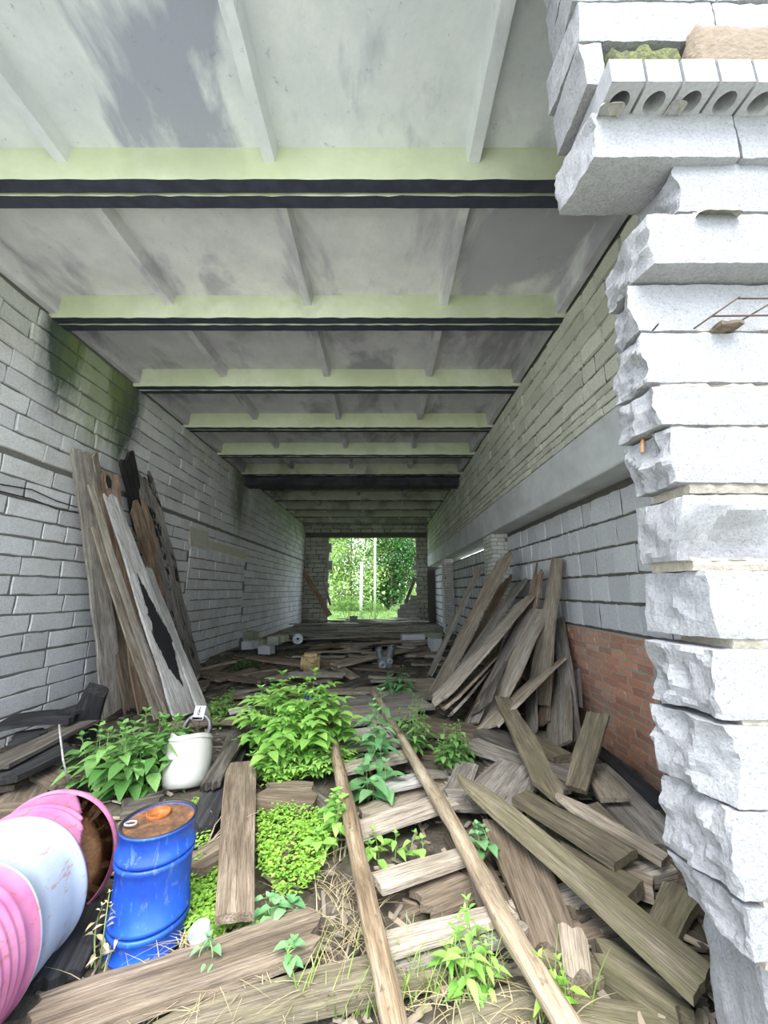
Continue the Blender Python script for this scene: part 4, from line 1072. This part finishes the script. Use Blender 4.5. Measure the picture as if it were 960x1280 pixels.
# ---- loose stones
def stone(name, loc, size, rz, mat, label, cat, group=None, seed=0, tilt=0):
    bm = bmesh.new(); lay = bm.verts.layers.float.new('tint')
    addbox(bm, (-size[0]/2, -size[1]/2, 0), (size[0]/2, size[1]/2, size[2]), 0, lay, (seed*37 % 10)/10)
    bmesh.ops.subdivide_edges(bm, edges=bm.edges[:], cuts=4, use_grid_fill=True)
    for v in bm.verts: v.co += noise.noise_vector(v.co*7+Vector((seed,)*3))*.018+noise.noise_vector(v.co*25+Vector((seed,)*3))*.006; v[lay] = (seed*37 % 10)/10
    o = obj(name, bm, mat); o.location = loc; o.rotation_euler = (tilt, 0, rz); tag(o, label, cat, group); return o
M['stone_moss'] = block_mat('mossy_loose_block', (.36, .38, .26), (.60, .60, .54), (.20, .24, .09), .8, .006)
lw = [((313,799),.30,.24,.2,'upper pale block at the left end of the row by the left wall',.2), ((312,812),.3,.25,.2,'lower pale block at the left end of the row by the left wall',0),
      ((326,810),.32,.25,.2,'tilted pale block in the middle of the row by the left wall',.0), ((333,817),.3,.22,.18,'nearest white block of the row by the left wall',.0),
      ((343,806),.28,.22,.2,'greenest mossy block of the row by the left wall',.1), ((352,802),.28,.2,.16,'mossy block at the right end of the row by the left wall',.16)]
for i, ((u, v), sx, sy, sz, lb, zz) in enumerate(lw):
    stone('stone_block', gz(u, v, .12+zz), (sx, sy, sz), rnd.uniform(-.4, .4), M['stone_moss'] if i not in (1, 3) else M['block_infill'], lb, 'block', 'loose blocks by the left wall', i)
stone('stone_slab', gz(516, 806, .12), (.62, .3, .28), .1, M['block_infill'], 'long pale grey slab in the rubble on the far right floor', 'slab', None, 11)
stone('stone_block', gz(541, 802, .14), (.5, .3, .22), -.2, M['stone_moss'], 'pale block behind the splintered planks on the far right floor', 'block', None, 12)
stone('stone_block', gz(544, 818, .12), (.22, .3, .36), .3, M['block_infill'], 'white block standing on end near the dark leaning pole', 'block', None, 13)
stone('stone_block', gz(442, 776, .3), (.3, .2, .2), .3, M['stone_moss'], 'small block on boards at the far opening', 'block', None, 14)
# ---- cables on the left wall, nail marks
for i, (pts, lb) in enumerate([([(-8,604),(40,612),(70,626),(96,634)], 'upper black cable drooping along the left wall to the leaning planks'), ([(-8,612),(40,624),(70,636),(96,641)], 'lower black cable drooping along the left wall to the leaning planks')]):
    bm = bmesh.new(); tube(bm, [wx(u, v, XL+.035) for u, v in pts], .007, 8); tag(obj('cable', bm, M['black_rubber'], None, True), lb, 'cable', 'cables on the left wall')
bm = bmesh.new(); tube(bm, [gz(74,906,.5), gz(76,925,.42), gz(79,950,.32), gz(86,980,.12)], .007, 7); tag(obj('stick', bm, W['white'], None, True), 'thin pale stick standing left of the nettles in the burnt heap', 'stick')
# ---- mesh wire and brick chip in the broken wall
wm = empty('wire_mesh', wy(905, 400, 1.17)); tag(wm, 'rusty wire mesh poking out of the broken wall end', 'wire mesh')
def rel(p): return p-wm.location
for a, b in (((867,411),(924,371)), ((921,404),(975,372)), ((922,373),(975,373)), ((890,395),(975,394)), ((816,413),(823,405))):
    bm = bmesh.new(); tube(bm, [rel(wy(*a, 1.185)), rel(wy((a[0]+b[0])/2, (a[1]+b[1])/2, 1.14)), rel(wy(*b, 1.12))], .0032, 6); obj('strand', bm, M['wire'], wm)
bm = bmesh.new(); lay = bm.verts.layers.float.new('tint'); addbox(bm, (-.035, -.02, 0), (.035, .03, .014), 0, lay, .0); bmesh.ops.subdivide_edges(bm, edges=bm.edges[:], cuts=3, use_grid_fill=True)
for v in bm.verts: v.co += noise.noise_vector(v.co*25)*.014
o = obj('brick_chip', bm, W['brown']); o.location = wy(910, 410, 1.175); tag(o, 'brown chip wedged in the joint under the wire mesh', 'chip')
bm = bmesh.new(); tube(bm, [wy(803,545,1.30), wy(803,552,1.285), wy(803,565,1.29)], .006, 6); tag(obj('rusty_spike', bm, M['rust']), 'rusty steel spike in a joint of the broken wall end', 'spike')
# ---- litter
k = NB('clear_plastic', .1); k.b.inputs['Transmission Weight'].default_value = .7; k.col((.85, .9, .92)); M['clear'] = k.m
bm = bmesh.new(); lathe(bm, [(0, 0), (.032, 0), (.034, .01), (.045, .10), (.043, .10), (.032, .012), (0, .006)], 24); crumple(bm, .006, 20)
o = obj('plastic_cup', bm, M['clear'], None, True); o.location = gz(255, 1188, .03); o.rotation_euler = (.25, -.2, 0); tag(o, 'crumpled clear plastic cup right of the blue drum', 'cup')
bm = bmesh.new(); gg = [[bm.verts.new((i*.05-.125, j*.05-.125, .16*noise.noise(Vector((i*.9, j*.9, 1)))+.05-.012*abs(i-2.5))) for i in range(6)] for j in range(6)]
for j in range(5):
    for i in range(5): bm.faces.new((gg[j][i], gg[j][i+1], gg[j+1][i+1], gg[j+1][i]))
o = obj('plastic_sheet', bm, M['blue_film'], None, True); o.location = gz(387, 872, .50); o.rotation_euler = (R(60), R(20), R(35)); o.scale = (.5, .42, .5); sm = o.modifiers.new('t', 'SOLIDIFY'); sm.thickness = .003
tag(o, 'blue plastic scrap caught in the bright leafy bush', 'plastic scrap')
# ---------------------------------------------------------------- plants
def leafmat(name, a, b, tr=.35, veins=0):
    k = NB(name, .5); t = k.attr('tint'); v = k.map()
    c = k.mix(t, a, b); c = k.mix(k.ramp(k.noise(v, 60, 3), [(.4, .25), (.6, 0)]), c, tuple(x*.6 for x in a))
    k.col(c)
    ts = k.n('ShaderNodeBsdfTranslucent'); k.l(c, ts.inputs['Color'])
    mx = k.n('ShaderNodeMixShader'); mx.inputs[0].default_value = tr
    k.l(k.b.outputs[0], mx.inputs[1]); k.l(ts.outputs[0], mx.inputs[2])
    k.l(mx.outputs[0], k.t.nodes['Material Output'].inputs['Surface']); return k.m
M['nettle'] = leafmat('nettle_leaf', (.10, .27, .06), (.32, .57, .18))
M['bright'] = leafmat('bright_leaf', (.24, .52, .06), (.52, .80, .16))
M['pinnate'] = leafmat('young_green_leaf', (.20, .48, .08), (.48, .76, .20))
M['bluegreen'] = leafmat('blue_green_leaf', (.15, .38, .15), (.34, .60, .28))
M['darkleaf'] = leafmat('shaded_leaf', (.04, .13, .035), (.10, .26, .07))  # plain dark green leaf colour
M['straw'] = leafmat('straw', (.38, .30, .16), (.62, .54, .34), .2)
M['grass'] = leafmat('grass_blade', (.16, .30, .05), (.40, .52, .14), .3)
M['stem'] = plain('green_stem', (.22, .30, .10), .6)
M['twig'] = plain('pale_twig', (.42, .34, .26), .8)
def leaf(bm, lay, p, d, nrm, L, Wd, mi=0, t=.5, droop=.25, fold=.18, n=5, shape=.35):
    d = d.normalized(); s = d.cross(nrm)
    if s.length < 1e-4: s = d.cross(Vector((1, 0, .1)))
    s.normalize(); u = s.cross(d).normalized(); rows = []
    for i in range(n):
        f = i/(n-1)
        wd = Wd*.5*(math.sin(math.pi*min(1, f/(2*shape)))**.8 if f < shape else max(0, 1-((f-shape)/(1-shape))**1.5))
        if i == 0: wd = Wd*.06
        c = p+d*(L*f)-Vector((0, 0, 1))*(droop*L*f*f)
        rows.append((bm.verts.new(c+s*wd+u*wd*fold*2), bm.verts.new(c), bm.verts.new(c-s*wd+u*wd*fold*2)))
    for r_ in rows:
        for v in r_: v[lay] = t
    for a, b in zip(rows, rows[1:]):
        for q in (0, 1):
            f = bm.faces.new((a[q], a[q+1], b[q+1], b[q])); f.material_index = mi; f.smooth = True
def shoot(parent, base, tip, nn, L, mats, seed, kind='nettle', wl=.5, r=.004, name='shoot'):
    rg = random.Random(seed); bm = bmesh.new(); lay = bm.verts.layers.float.new('tint')
    base, tip = Vector(base), Vector(tip); bend = Vector((rg.uniform(-.04, .04), rg.uniform(-.04, .04), 0))
    pts = [base.lerp(tip, i/8)+bend*math.sin(math.pi*i/8) for i in range(9)]
    tube(bm, pts, [r*(1-.6*i/8) for i in range(9)], 5, 1)
    h0 = rg.random()*6
    for i in range(nn):
        f = .12+.88*(i+.5)/nn; q = min(7, int(f*8)); p = pts[q].lerp(pts[q+1], f*8-q)
        sz = L*(.55+.75*math.sin(math.pi*min(1, f*.9+.12)))*(1 if f < .8 else .75)
        a = h0+i*math.pi/2+rg.uniform(-.4, .4)
        if kind == 'pinnate':
            for s in (0, math.pi):
                d = Vector((math.cos(a+s), math.sin(a+s), .25)); ll = sz*1.3
                e = p+d*ll; tube(bm, [p, p+d*ll*.5, e-Vector((0, 0, ll*.1))], r*.35, 4, 1, False)
                sd = d.cross(Vector((0, 0, 1))).normalized(); tt = rg.random()
                for g_ in (.5, .78):
                    c = p+d*ll*g_
                    for w_ in (-1, 1): leaf(bm, lay, c, d*.55+sd*w_+Vector((0, 0, rg.uniform(-.2, .2))), Vector((0, 0, 1)), sz*.62, sz*.62*wl, 0, min(1, max(0, tt+rg.uniform(-.2, .2))), .25)
                leaf(bm, lay, e-Vector((0, 0, ll*.1)), d, Vector((0, 0, 1)), sz*.75, sz*.75*wl, 0, tt, .3)
        else:
            for s in (0, math.pi):
                el = rg.uniform(-.15, .35)+(.3 if f > .85 else 0)
                d = Vector((math.cos(a+s), math.sin(a+s), el)); st = d*sz*.25
                tube(bm, [p, p+st], r*.3, 4, 1, False)
                leaf(bm, lay, p+st, d, Vector((0, 0, 1)), sz, sz*wl, 0, rg.random(), rg.uniform(.2, .55), .16)
    for s in range(3):
        a = h0+s*2.1; leaf(bm, lay, pts[-1], Vector((math.cos(a), math.sin(a), .9)), Vector((0, 0, 1)), L*.5, L*.5*wl, 0, rg.random(), .2)
    o = obj(name, bm, mats, parent); o.location -= parent.location; return o
def clump(name, label, cat, centre, n, spread, hts, nn, L, mat, seed, kind='nettle', wl=.5, group=None, lean=.3, name_part='shoot'):
    c = Vector(centre); rt = empty(name, c); tag(rt, label, cat, group); rg = random.Random(seed)
    for i in range(n):
        a = rg.random()*6.28; rr = math.sqrt(rg.random())
        off = Vector((math.cos(a)*spread[0]*rr, math.sin(a)*spread[1]*rr, 0))
        h = rg.uniform(*hts)*(1-.25*rr)
        base = c+off*.75; tip = base+off*lean+Vector((0, 0, h))
        shoot(rt, base, tip, nn, L*rg.uniform(.8, 1.15), [M[mat], M['stem']], seed*31+i, kind, wl, name=name_part)
    return rt
clump('nettle_plant', 'dense nettle clump between the pink drum and the white bucket', 'nettle', gz(160, 985, .02), 26, (.40, .26), (.34, .62), 6, .145, 'nettle', 1, wl=.55)
clump('leafy_bush', 'bright green leafy sapling bush left of the ladder head', 'bush', gz(372, 940, .05), 16, (.36, .48), (.42, .92), 6, .16, 'pinnate', 2, 'pinnate', .62)
clump('leafy_bush', 'low bluish green leafy growth at the foot of the bright sapling bush', 'bush', gz(372, 965, .05), 26, (.42, .20), (.12, .28), 4, .075, 'pinnate', 3, 'pinnate', .55)
clump('nettle_plant', 'tall nettle growing up between the ladder rails', 'nettle', gz(465, 962, .02), 5, (.12, .30), (.45, .75), 6, .14, 'bluegreen', 4, wl=.5)
clump('nettle_plant', 'young nettle hanging over the middle ladder rungs', 'nettle', gz(468, 1000, .02), 4, (.10, .10), (.20, .34), 4, .15, 'bluegreen', 5, wl=.55)
clump('leafy_weed', 'thin leafy weed just right of the ladder head', 'weed', gz(514, 940, .03), 9, (.16, .22), (.35, .62), 7, .08, 'nettle', 6, wl=.45)
clump('leafy_bush', 'small leafy bush in front of the right leaning stack', 'bush', gz(570, 955, .03), 13, (.17, .14), (.18, .40), 6, .075, 'nettle', 7, wl=.6)
clump('leafy_weed', 'leafy weed behind the ladder below the metal engine part', 'weed', gz(495, 868, .08), 8, (.24, .2), (.2, .42), 5, .12, 'bluegreen', 8, wl=.5)
clump('leafy_weed', 'small dark green weed by the blocks of the left wall', 'weed', gz(309, 838, .06), 12, (.22, .2), (.16, .3), 4, .085, 'darkleaf', 9, wl=.6)
clump('seedling', 'round-leaved seedling right of the right ladder rail', 'seedling', gz(601, 1072, .1), 3, (.03, .03), (.14, .24), 3, .07, 'bluegreen', 10, wl=.8)
clump('seedling', 'seedling with pale leaves between the lower ladder rungs', 'seedling', gz(492, 1075, .03), 6, (.16, .07), (.08, .18), 2, .075, 'pinnate', 11, wl=.6)
clump('seedling', 'broad-leaved seedling beside the bright green ground cover', 'seedling', gz(352, 1150, .06), 4, (.08, .04), (.06, .13), 2, .075, 'bluegreen', 12, wl=.65)
clump('seedling', 'two-leaved seedling on the broad muddy board', 'seedling', gz(365, 1208, .08), 2, (.04, .03), (.05, .1), 2, .055, 'bluegreen', 13, wl=.7)
clump('bindweed', 'pale leaved climbing weed beside the left ladder rail', 'weed', gz(414, 1060, .05), 8, (.09, .26), (.12, .32), 4, .075, 'pinnate', 14, wl=.75)
clump('seedling', 'pale seedling by the clear plastic cup', 'seedling', gz(258, 1205, .06), 2, (.02, .02), (.07, .1), 2, .05, 'bluegreen', 15, wl=.7)
clump('leafy_weed', 'yellowing weed with long stems at the bottom between the ladder rails', 'weed', gz(592, 1255, .02), 9, (.10, .10), (.14, .34), 4, .06, 'pinnate', 16, wl=.4)
clump('leafy_weed', 'sparse weed at the foot of the right ladder rail', 'weed', gz(690, 1262, .05), 4, (.06, .05), (.10, .2), 3, .06, 'bright', 17, wl=.45)
clump('leafy_weed', 'withering weed standing between the pink drum and the blue drum', 'weed', gz(122, 1215, .02), 3, (.02, .03), (.22, .34), 4, .04, 'straw', 18, wl=.4)
# low ground cover nobody could count
def cover(name, label, cat, uvs, n, size, mat, seed, z=.05, h=.05):
    rg = random.Random(seed); bm = bmesh.new(); lay = bm.verts.layers.float.new('tint')
    poly = [gz(u, v, z) for u, v in uvs]
    def inside(x, y):
        c = False
        for i in range(len(poly)):
            a, b = poly[i], poly[i-1]
            if (a.y > y) != (b.y > y) and x < (b.x-a.x)*(y-a.y)/(b.y-a.y)+a.x: c = not c
        return c
    x0, x1 = min(p.x for p in poly), max(p.x for p in poly); y0, y1 = min(p.y for p in poly), max(p.y for p in poly)
    k_ = 0
    while k_ < n:
        x, y = rg.uniform(x0, x1), rg.uniform(y0, y1)
        if not inside(x, y): continue
        k_ += 1; hh = z+h*(.5+.8*noise.noise(Vector((x*9, y*9, seed))))+rg.uniform(-.6, .4)*h
        a = rg.random()*6.28
        leaf(bm, lay, Vector((x, y, hh)), Vector((math.cos(a), math.sin(a), rg.uniform(-.1, .6))), Vector((rg.uniform(-.3,.3), rg.uniform(-.3,.3), 1)), size*rg.uniform(.7, 1.3), size*.62*rg.uniform(.8, 1.2), 0, rg.random(), .2, .1, 4)
    return tag(obj(name, bm, M[mat]), label, cat, None, 'stuff')
cover('chickweed', 'mat of bright yellow-green chickweed left of the ladder', 'ground cover', [(322,1010),(398,1020),(410,1060),(395,1105),(350,1125),(322,1090)], 2600, .024, 'bright', 1, .06, .07)
cover('chickweed', 'bright chickweed right of the blue drum', 'ground cover', [(240,1080),(275,1080),(272,1130),(330,1145),(330,1165),(250,1180),(232,1170)], 1300, .024, 'bright', 2, .04, .05)
cover('chickweed', 'chickweed strip in front of the low leafy growth', 'ground cover', [(318,955),(350,948),(380,978),(330,982)], 900, .028, 'bright', 3, .07, .07)
cover('ground_ivy', 'pale green creeping weed beside the iron ring', 'ground cover', [(258,885),(292,868),(290,885),(268,915)], 500, .04, 'pinnate', 4, .08, .10)
cover('chickweed', 'narrow chickweed strip left of the wide brown plank', 'ground cover', [(240,1000),(252,1000),(262,1060),(244,1064)], 200, .024, 'bright', 5, .05, .05)
def blades(name, label, cat, uvs, n, hts, mat, seed, z=.03, wd=.004, lean=.5):
    rg = random.Random(seed); bm = bmesh.new(); lay = bm.verts.layers.float.new('tint')
    for _ in range(n):
        c = rg.choice(uvs); p = gz(c[0]+rg.uniform(-c[2], c[2]), c[1]+rg.uniform(-c[3], c[3]), z)
        h = rg.uniform(*hts); a = rg.random()*6.28; d = Vector((math.cos(a)*lean, math.sin(a)*lean, 1)).normalized(); s = Vector((math.sin(a), -math.cos(a), 0)); t = rg.random(); pr = None
        for i in range(6):
            f = i/5; q = p+d*h*f+Vector((math.cos(a), math.sin(a), -.6))*h*.4*f*f*lean*2
            ww = wd*(1-f*.85); cur = (bm.verts.new(q-s*ww), bm.verts.new(q+s*ww))
            for v in cur: v[lay] = t
            if pr: bm.faces.new((pr[0], pr[1], cur[1], cur[0]))
            pr = cur
    return tag(obj(name, bm, M[mat]), label, cat, None, 'stuff')
blades('dry_grass', 'dry straw stems along the bottom of the floor', 'dry grass', [(200,1262,90,18),(350,1250,60,20),(430,1230,40,20),(560,1250,50,20),(660,1270,70,15),(280,1225,40,20)], 230, (.05, .22), 'straw', 1, .03, .0028, .9)
blades('dry_grass', 'dry straw stems between the plants beside the left ladder rail', 'dry grass', [(395,1100,30,45),(440,1150,30,40),(250,1190,30,15)], 200, (.05, .2), 'straw', 2, .03, .0025, .9)
blades('grass', 'green grass blades at the bottom between the ladder rails', 'grass', [(590,1240,30,20),(520,1250,30,20),(700,1270,40,15),(420,1265,60,10)], 110, (.08, .26), 'grass', 3, .02, .004, .35)
# dry twig by the bucket
tw = empty('dry_twig', gz(255, 1060, .06)); tag(tw, 'bare pale branching twig right of the white bucket', 'twig')
rg = random.Random(5)
for i in range(9):
    bm = bmesh.new(); p = Vector((rg.uniform(-.02, .02), rg.uniform(-.04, .04), 0)); a = rg.uniform(-.3, 1.9); pts = [p]
    for s in range(6): p = p+Vector((math.cos(a)*.045, math.sin(a)*.05, rg.uniform(0, .03))); a += rg.uniform(-.35, .35); pts.append(p)
    tube(bm, pts, [.004*(1-.12*q) for q in range(7)], 5); obj('branch', bm, M['twig'], tw)
# ---------------------------------------------------------------- outside, beyond the back opening
M['tree_a'] = leafmat('sunlit_birch_leaf', (.20, .38, .06), (.52, .72, .20), .45)
M['tree_b'] = leafmat('pale_willow_leaf', (.28, .44, .12), (.60, .76, .34), .45)
M['tree_d'] = leafmat('dark_alder_leaf', (.03, .10, .03), (.09, .22, .06), .3)
M['bark'] = plain('grey_bark', (.20, .17, .13), .9)
M['birch_bark'] = plain('white_pole_surface', (.70, .70, .68), .8, 0, .15, 8)
def tree(h, r, z0, nleaf, mat, seed, ls=.26):
    rt = empty('leafy_tree'); rg = random.Random(seed)
    bm = bmesh.new(); pts = [(noise.noise(Vector((i, seed, 0)))*.15, noise.noise(Vector((i, seed, 5)))*.15, h*.92*i/8) for i in range(9)]
    tube(bm, pts, [.11*(1-.1*i) for i in range(9)], 8)
    for q in range(9):
        a = rg.random()*6.28; b = Vector(pts[2+q % 6]); e = b+Vector((math.cos(a)*r*.8, math.sin(a)*r*.8, r*.6)); tube(bm, [b, b.lerp(e, .5)+Vector((0,0,-.1)), e], [.04, .025, .01], 5)
    obj('trunk', bm, M['bark'], rt)
    bm = bmesh.new(); lay = bm.verts.layers.float.new('tint')
    cl = [(Vector((rg.gauss(0, r*.45), rg.gauss(0, r*.45), rg.uniform(z0, h))), rg.uniform(.5, 1.0)*r*.6) for _ in range(44)]
    for _ in range(nleaf):
        c, s = rg.choice(cl); p = c+Vector((rg.gauss(0, s*.5), rg.gauss(0, s*.5), rg.gauss(0, s*.5)))
        if p.z < .2: continue
        a = rg.random()*6.28; leaf(bm, lay, p, Vector((math.cos(a), math.sin(a), rg.uniform(-.7, .3))), Vector((rg.uniform(-.6,.6), rg.uniform(-.6,.6), 1)), ls*rg.uniform(.7, 1.4), ls*.7, 0, rg.random(), .3, .1, 3)
    obj('foliage', bm, M[mat], rt); return rt
ta = tree(11, 2.6, .8, 6000, 'tree_a', 1); tb = tree(9, 2.4, .5, 6000, 'tree_b', 2); td = tree(7.5, 2.2, .3, 5000, 'tree_d', 3)
spots = [(ta, -5.4, 34, 'sunlit tree at the left in the woods seen through the back opening'), (ta, .3, 38, 'tall sunlit tree in the middle of the woods seen through the back opening'),
         (tb, -2.8, 33, 'pale green tree left of the white poles beyond the back opening'), (tb, 3.6, 35, 'pale green tree at the right edge of the back opening'),
         (td, .6, 33, 'dark green tree right of the white poles beyond the back opening'), (ta, -8.5, 40, 'sunlit tree far left in the woods beyond the back opening'),
         (ta, 6.5, 40, 'sunlit tree far right in the woods beyond the back opening'), (tb, -5.5, 43, 'tall pale tree deep in the woods on the left'), (ta, 3.2, 44, 'tall tree deep in the woods on the right'), (tb, -1.2, 46, 'tallest tree deepest in the woods behind the white poles')]
seen = set()
for i, (p, x, y, lb) in enumerate(spots):
    o = p if p.name not in seen else copy_tree(p); seen.add(p.name)
    o.location = (x, y, -.06); o.rotation_euler = (0, 0, i*1.3); o.scale = (1+.1*(i % 3),)*3; tag(o, lb, 'tree', 'trees beyond the back opening')
for u, v0, v1, Y, r_, lb in ((469, 640, 772, 23, .07, 'tall thin white pole standing outside the back opening'), (452, 703, 772, 24, .10, 'short white pole standing outside left of the tall one')):
    b = wy(u, v0, Y); bm = bmesh.new(); tube(bm, [(0, 0, -.1), (0, 0, b.z*.5), (0, 0, b.z)], [r_, r_*.9, r_*.8], 12)
    o = obj('white_pole', bm, M['birch_bark'], None, True); o.location = (b.x, Y, 0); tag(o, lb, 'pole')
def bush(x, y, h, r, mat, seed, n, lb, ls=.10):
    rg = random.Random(seed); rt = empty('wild_shrub', (x, y, -.05)); bm = bmesh.new(); lay = bm.verts.layers.float.new('tint')
    for _ in range(n):
        a, q, e = rg.random()*6.28, rg.random()**.4, rg.random()**.8
        p = Vector((math.cos(a)*r*q*math.sqrt(1-e*e*.8), math.sin(a)*r*q*math.sqrt(1-e*e*.8), h*e*(.7+.5*abs(noise.noise(Vector((a, seed, 0)))))))
        b = rg.random()*6.28; leaf(bm, lay, p, Vector((math.cos(b), math.sin(b), rg.uniform(-.2, .7))), Vector((0, 0, 1)), ls*rg.uniform(.7, 1.3), ls*.55, 0, rg.random(), .3, .1, 3)
    obj('foliage', bm, M[mat], rt)
    bm = bmesh.new()
    for _ in range(7):
        a = rg.random()*6.28; tube(bm, [(0, 0, 0), (math.cos(a)*r*.3, math.sin(a)*r*.3, h*.5), (math.cos(a)*r*.6, math.sin(a)*r*.6, h*.8)], [.012, .008, .004], 5)
    obj('stems', bm, M['stem'], rt); tag(rt, lb, 'shrub')
bush(-1.9, 20.2, 1.5, 1.0, 'tree_a', 1, 2600, 'bright green shrub just outside at the left of the back opening')
bush(-.5, 20.6, 1.15, .9, 'tree_a', 2, 2000, 'bright green shrub just outside at the middle of the back opening')
bush(.9, 21.0, 1.0, .9, 'tree_b', 3, 1800, 'pale green shrub just outside at the right of the back opening')
bush(2.3, 24, 2.6, 1.3, 'tree_b', 4, 2200, 'taller pale shrub behind the right side of the back opening', .13)
bush(-4.4, 25, 3.0, 1.5, 'tree_b', 5, 2400, 'taller pale shrub behind the left side of the back opening', .13)
# ---------------------------------------------------------------- camera and light
cd = bpy.data.cameras.new('camera'); cam = bpy.data.objects.new('camera', cd); C.objects.link(cam)
cam.location = CAM; cam.rotation_euler = (math.pi/2+PITCH, 0, 0)
cd.sensor_fit = 'VERTICAL'; cd.sensor_height = 24.0; cd.lens = 24.0*FPX/1280.0; cd.clip_start = .02; cd.clip_end = 300
sc.camera = cam
w = bpy.data.worlds.new('sky'); sc.world = w; w.use_nodes = True
t = w.node_tree; bg = t.nodes['Background']
tc = t.nodes.new('ShaderNodeTexCoord'); sp = t.nodes.new('ShaderNodeSeparateXYZ'); rp = t.nodes.new('ShaderNodeValToRGB')
t.links.new(tc.outputs['Generated'], sp.inputs[0]); t.links.new(sp.outputs[2], rp.inputs['Fac'])
rp.color_ramp.elements[0].position = 0; rp.color_ramp.elements[0].color = (.88, .94, 1, 1)
rp.color_ramp.elements[1].position = .9; rp.color_ramp.elements[1].color = (.58, .74, 1, 1)
t.links.new(rp.outputs['Color'], bg.inputs['Color']); bg.inputs['Strength'].default_value = 1.5
sd = bpy.data.lights.new('sun', 'SUN'); so = bpy.data.objects.new('sun', sd); C.objects.link(so)
sd.energy = 4.0; sd.angle = R(50); sd.color = (1, .97, .90)
so.rotation_euler = (R(27), 0, R(-8)); so.location = (2, -6, 12)
sc.view_settings.view_transform = 'Standard'; sc.view_settings.look = 'None'
sc.view_settings.gamma = 1; sc.view_settings.use_curve_mapping = False
sc.view_settings.exposure = 1.38
